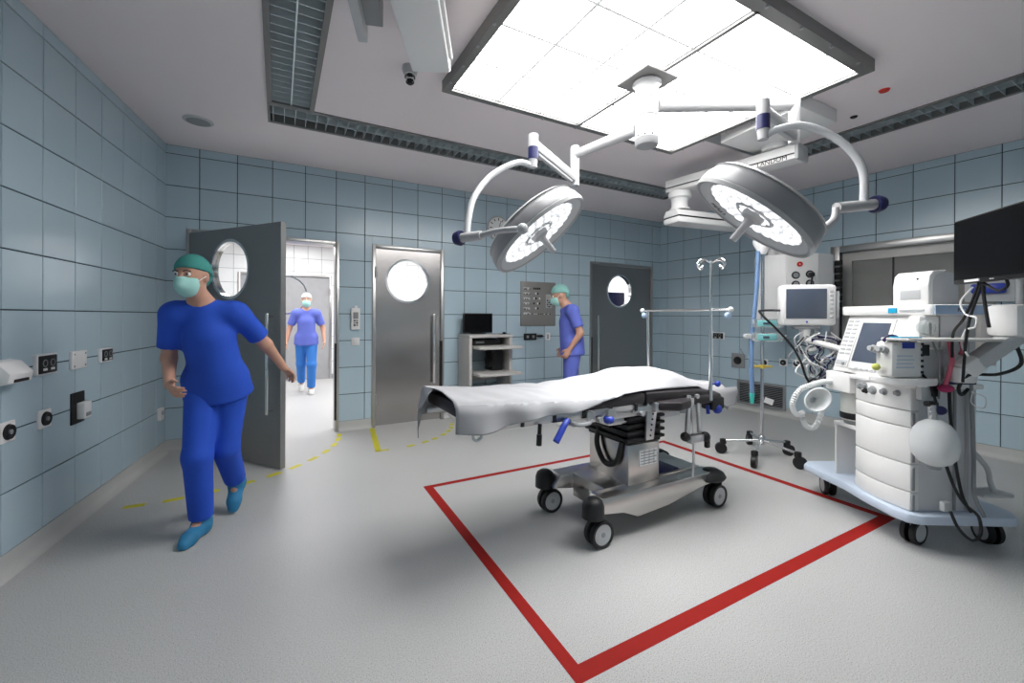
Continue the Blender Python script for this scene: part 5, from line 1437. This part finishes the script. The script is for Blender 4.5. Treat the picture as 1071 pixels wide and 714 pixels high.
def V3(*a): return Vector(a)
def person(label, loc, rz, J, top_m, pant_m, cap_m, shoe_m, res=.008):
    """J: joints in a local frame, the person facing local -y, left hand towards +x"""
    t = thing('person', label, 'person', loc, rz)
    g = {k: Vector(v) for k, v in J.items()}
    cap_ = lambda a, b, ra, rb, **kw: dict(a=tuple(a), b=tuple(b), ra=ra, rb=rb, **kw)
    B = []
    hd = g['head']; fd = g['face'].normalized()          # head centre and facing
    upv = g.get('hup', Vector((0, 0, 1))).normalized()
    upv = (upv - fd * upv.dot(fd)).normalized(); rt = fd.cross(upv)
    hm = Matrix((rt, -fd, upv)).transposed()               # head axes: x right-ish, y back, z up
    hmm = [list(r) for r in hm]
    def hp(x, y, z): return hd + hm @ Vector((x, y, z))
    # head
    B.append(dict(c=tuple(hp(0, .012, .02)), r=(.076, .096, .100), m=hmm))
    B.append(dict(c=tuple(hp(0, -.018, -.045)), r=(.058, .072, .075), m=hmm))
    B.append(cap_(hp(0, -.088, .012), hp(0, -.108, -.022), .011, .015, k=.012))
    for s in (-1, 1):
        B.append(dict(c=tuple(hp(s * .078, .012, -.005)), r=(.012, .022, .034), m=hmm, k=.008))
        B.append(dict(c=tuple(hp(s * .032, -.092, .008)), r=(.020, .012, .011), m=hmm, sub=True))
    B.append(cap_(g['neck'], hp(0, .012, -.06), .056, .052))
    # trunk
    pel, che = g['pelvis'], g['chest']
    shc = (g['shl'] + g['shr']) / 2
    B.append(cap_(g['hipl'], g['hipr'], .098, .098, k=.05)); B.append(cap_(pel, che, .112, .118, k=.05))
    B.append(cap_(g['shl'] * .75 + shc * .25, g['shr'] * .75 + shc * .25, .075, .075, k=.05)); B.append(cap_(che, g['neck'], .10, .05, k=.05))
    for s in 'lr':
        sh, el, wr, ha = g['sh' + s], g['el' + s], g['wr' + s], g['ha' + s]
        B.append(cap_(sh, el, .050, .040)); B.append(cap_(el, wr, .041, .027))
        hdir = (ha - wr).normalized(); sgn = 1 if s == 'l' else -1
        pn = Vector(g.get('pal' + s, (-sgn, 0, 0))); pn = (pn - hdir * pn.dot(hdir)).normalized(); sd_ = hdir.cross(pn)
        thumb_side = sd_ if sd_.dot(Vector((0, -1, 0))) > 0 else -sd_
        p0 = wr + hdir * .045
        mm = Matrix((thumb_side, pn, hdir)).transposed()
        B.append(dict(c=tuple(p0), r=(.042, .017, .055), m=[list(r) for r in mm], k=.012))
        curl = g.get('curl', Vector((.5, 0, 0))).x
        for i, (o_, ln) in enumerate(((.030, .070), (.011, .078), (-.010, .073), (-.029, .058))):
            b0 = wr + hdir * .082 + thumb_side * o_
            d1 = (hdir + pn * curl * .5).normalized(); b1 = b0 + d1 * ln * .5
            d2 = (hdir + pn * curl * 1.6).normalized(); b2 = b1 + d2 * ln * .5
            B.append(cap_(b0, b1, .0095, .009, k=.004)); B.append(cap_(b1, b2, .009, .0075, k=.004))
        b0 = wr + hdir * .03 + thumb_side * .034; d1 = (hdir * .7 + thumb_side * .6 + pn * .35).normalized(); b1 = b0 + d1 * .035
        B.append(cap_(b0, b1, .012, .011, k=.008)); B.append(cap_(b1, b1 + (hdir + pn * .4).normalized() * .032, .0105, .0085, k=.004))
    for s in 'lr':
        B.append(cap_(g['hip' + s], g['kn' + s], .085, .055)); B.append(cap_(g['kn' + s], g['an' + s], .054, .036)); 
        B.append(cap_(g['an' + s], g['to' + s], .036, .028))
    me = sdf_mesh(B, res, .025, 'body'); me.materials.append(M_SKIN); body = link('body', me, t)
    # trousers
    Q = [cap_(g['hipl'], g['hipr'], .104, .104, k=.03), cap_(pel, pel + (che - pel) * .3, .112, .110, k=.03)]
    for s in 'lr':
        kn, an = g['kn' + s], g['an' + s]; d = (an - kn).normalized()
        hem = an - d * .03
        Q.append(cap_(g['hip' + s], kn, .100, .078, k=.03)); Q.append(cap_(kn, an, .079, .066, k=.03, cuts=[(tuple(hem), tuple(d))]))
    me = sdf_mesh(Q, res * 1.15, .03, 'trousers'); me.materials.append(pant_m); link('trousers', me, t)
    # top
    dn = (pel - che).normalized(); hemp = pel + dn * .10
    Q = [cap_(che, pel + dn * .16, .142, .150, k=.05, cuts=[(tuple(hemp), tuple(dn))]),
         cap_(g['hipl'] - dn * .05, g['hipr'] - dn * .05, .110, .110, k=.05), cap_(g['hipl'] + dn * .06, g['hipr'] + dn * .06, .117, .117, k=.04, cuts=[(tuple(hemp), tuple(dn))]),
         cap_(g['shl'] * .8 + shc * .2, g['shr'] * .8 + shc * .2, .086, .086, k=.045)]
    nk = g['neck']; ndir = (nk - che).normalized()
    Q.append(cap_(che, che + (nk - che) * .8, .115, .070, k=.05))
    for s in 'lr':
        sh, el = g['sh' + s], g['el' + s]; d = (el - sh).normalized(); hem = sh + (el - sh) * .74
        Q.append(cap_(sh, el, .067, .066, k=.04, cuts=[(tuple(hem), tuple(d))]))
    Q.append(dict(c=tuple(nk + Vector((0, -.05, .045))), r=(.062, .085, .07), sub=True))
    top = sdf_mesh(Q, res * 1.1, .03, 'scrub_top'); top.materials.append(top_m); topo = link('scrub_top', top, t)
    # chest pocket
    # cap, mask, eyes
    cut = (tuple(hp(0, -.02, .035)), tuple(hm @ Vector((0, -.28, -1)).normalized()))
    me = sdf_mesh([dict(c=tuple(hp(0, .018, .028)), r=(.090, .110, .108), m=hmm, cuts=[cut]), dict(c=tuple(hp(0, .09, .0)), r=(.06, .04, .07), m=hmm, k=.02, cuts=[(tuple(hp(0, .05, 0)), tuple(hm @ Vector((0, -1, 0))))])], .007, .02, 'surgical_cap'); me.materials.append(cap_m); link('surgical_cap', me, t)
    c1 = (tuple(hp(0, -.035, 0)), tuple(hm @ Vector((0, 1, 0)))); c2 = (tuple(hp(0, -.05, -.008)), tuple(hm @ Vector((0, 0, 1)))); 
    me = sdf_mesh([dict(c=tuple(hp(0, -.026, -.048)), r=(.070, .086, .080), m=hmm, cuts=[c1, c2]), cap_(hp(0, -.10, -.015), hp(0, -.108, -.05), .02, .022, k=.03, cuts=[c1, c2])], .006, .02, 'face_mask'); me.materials.append(M_MASK); mk = link('face_mask', me, t)
    for s in (-1, 1):
        MB().tube([hp(s * .066, -.05, -.03), hp(s * .082, -.01, -.004), hp(s * .086, .02, .012)], .0022, 5).build('ear_loop', M_PAPER, mk)
        MB().ball(hp(s * .032, -.078, .012), .012, 10).build('eye', M_PAPER, body)
        MB().ball(hp(s * .032, -.087, .012), .006, 8).build('iris', M_HAIR, body)
        MB().tube([hp(s * .014, -.094, .028), hp(s * .032, -.094, .034), hp(s * .05, -.083, .028)], .0035, 6).build('eyebrow', M_HAIR, body)
    # shoes
    for s in 'lr':
        an, to = g['an' + s], g['to' + s]; d = (to - an); d.z = d.z
        sole = g.get('sole' + s, Vector((0, 0, -1))).normalized()
        cuts = [(tuple(to + sole * .034), tuple(sole))]
        me = sdf_mesh([cap_(an + sole * .035, to, .050, .042, cuts=cuts), cap_(an + sole * .02 - d.normalized() * .035, an + sole * .035, .046, .05, cuts=cuts), cap_(to, to + d.normalized() * .045, .042, .036, cuts=cuts), cap_(an, an + sole * .03, .048, .05)], .007, .025, 'shoe'); me.materials.append(shoe_m); link('shoe', me, t)
    return t

# --- person leaving through the open door (walking, one arm reaching back to the door)
person('person in royal blue scrubs and teal cap striding past the open door', (-.42, 3.27, 0), R(-12), dict(
    head=(-.015, -.11, 1.625), face=(-.22, -1, -.08), neck=(.01, -.03, 1.47), chest=(.035, .01, 1.26), pelvis=(.065, .09, .96),
    shl=(.195, .02, 1.40), shr=(-.145, -.03, 1.395), ell=(.315, .18, 1.19), elr=(-.185, .03, 1.12), wrl=(.395, .335, 1.01), wrr=(-.11, -.15, .98),
    hal=(.43, .41, .95), har=(-.06, -.22, .95), hipl=(.135, .10, .93), hipr=(-.02, .08, .93), knl=(.10, .10, .52), knr=(.0, -.06, .52),
    anl=(.09, .34, .21), anr=(-.01, .03, .085), tol=(.09, .305, .085), tor=(-.03, -.10, .036), solel=(0, .75, -.66), curl=(.9, 0, 0), pall=(-.3, -.3, -1)),
    M_SCRUB, M_SCRUB, M_CAPT, M_SHOEB, .0075)
# --- person walking up the corridor
person('person in violet blue top and sky blue trousers walking up the corridor', (.44, 8.35, 0), R(-3), dict(
    head=(0, -.03, 1.665), face=(0, -1, -.05), neck=(0, .0, 1.50), chest=(0, .0, 1.28), pelvis=(0, .02, .98),
    shl=(.175, .0, 1.43), shr=(-.175, .0, 1.43), ell=(.27, .04, 1.16), elr=(-.27, .05, 1.16), wrl=(.29, -.05, .93), wrr=(-.31, -.02, .93),
    hal=(.28, -.10, .84), har=(-.315, -.05, .84), hipl=(.085, .02, .95), hipr=(-.085, .02, .95), knl=(.085, -.06, .52), knr=(-.085, .10, .53),
    anl=(.08, .0, .085), anr=(-.08, .36, .16), tol=(.085, -.13, .036), tor=(-.08, .27, .06), soler=(0, .5, -.86), curl=(.5, 0, 0)),
    M_SCRUBV, M_PANTS, M_CAPW, M_SHOEW, .009)
# --- person standing behind the table, seen from the side, looking down
pw = LD(.765, 5.5)
p3 = person('person in violet blue scrubs standing behind the operating table by the wall panel', (pw.x, pw.y, 0), R(-119), dict(
    head=(0, -.14, 1.575), face=(-.1, -1, -.35), hup=(0, -.3, 1), neck=(0, -.05, 1.44), chest=(0, .0, 1.24), pelvis=(0, .02, .95),
    shl=(.165, .0, 1.38), shr=(-.165, -.03, 1.38), ell=(.22, .085, 1.12), elr=(-.20, .03, 1.12), wrl=(.20, -.04, .93), wrr=(-.19, -.07, .92),
    hal=(.19, -.085, .85), har=(-.18, -.11, .84), hipl=(.085, .02, .92), hipr=(-.085, .02, .92), knl=(.085, -.02, .50), knr=(-.085, .0, .50),
    anl=(.085, .03, .085), anr=(-.085, .05, .085), tol=(.095, -.11, .036), tor=(-.095, -.09, .036), curl=(.9, 0, 0)),
    M_SCRUBV, M_SCRUBV, M_CAPT2, M_SHOEW, .009)
p3.scale = (1.06, 1.06, 1.06)
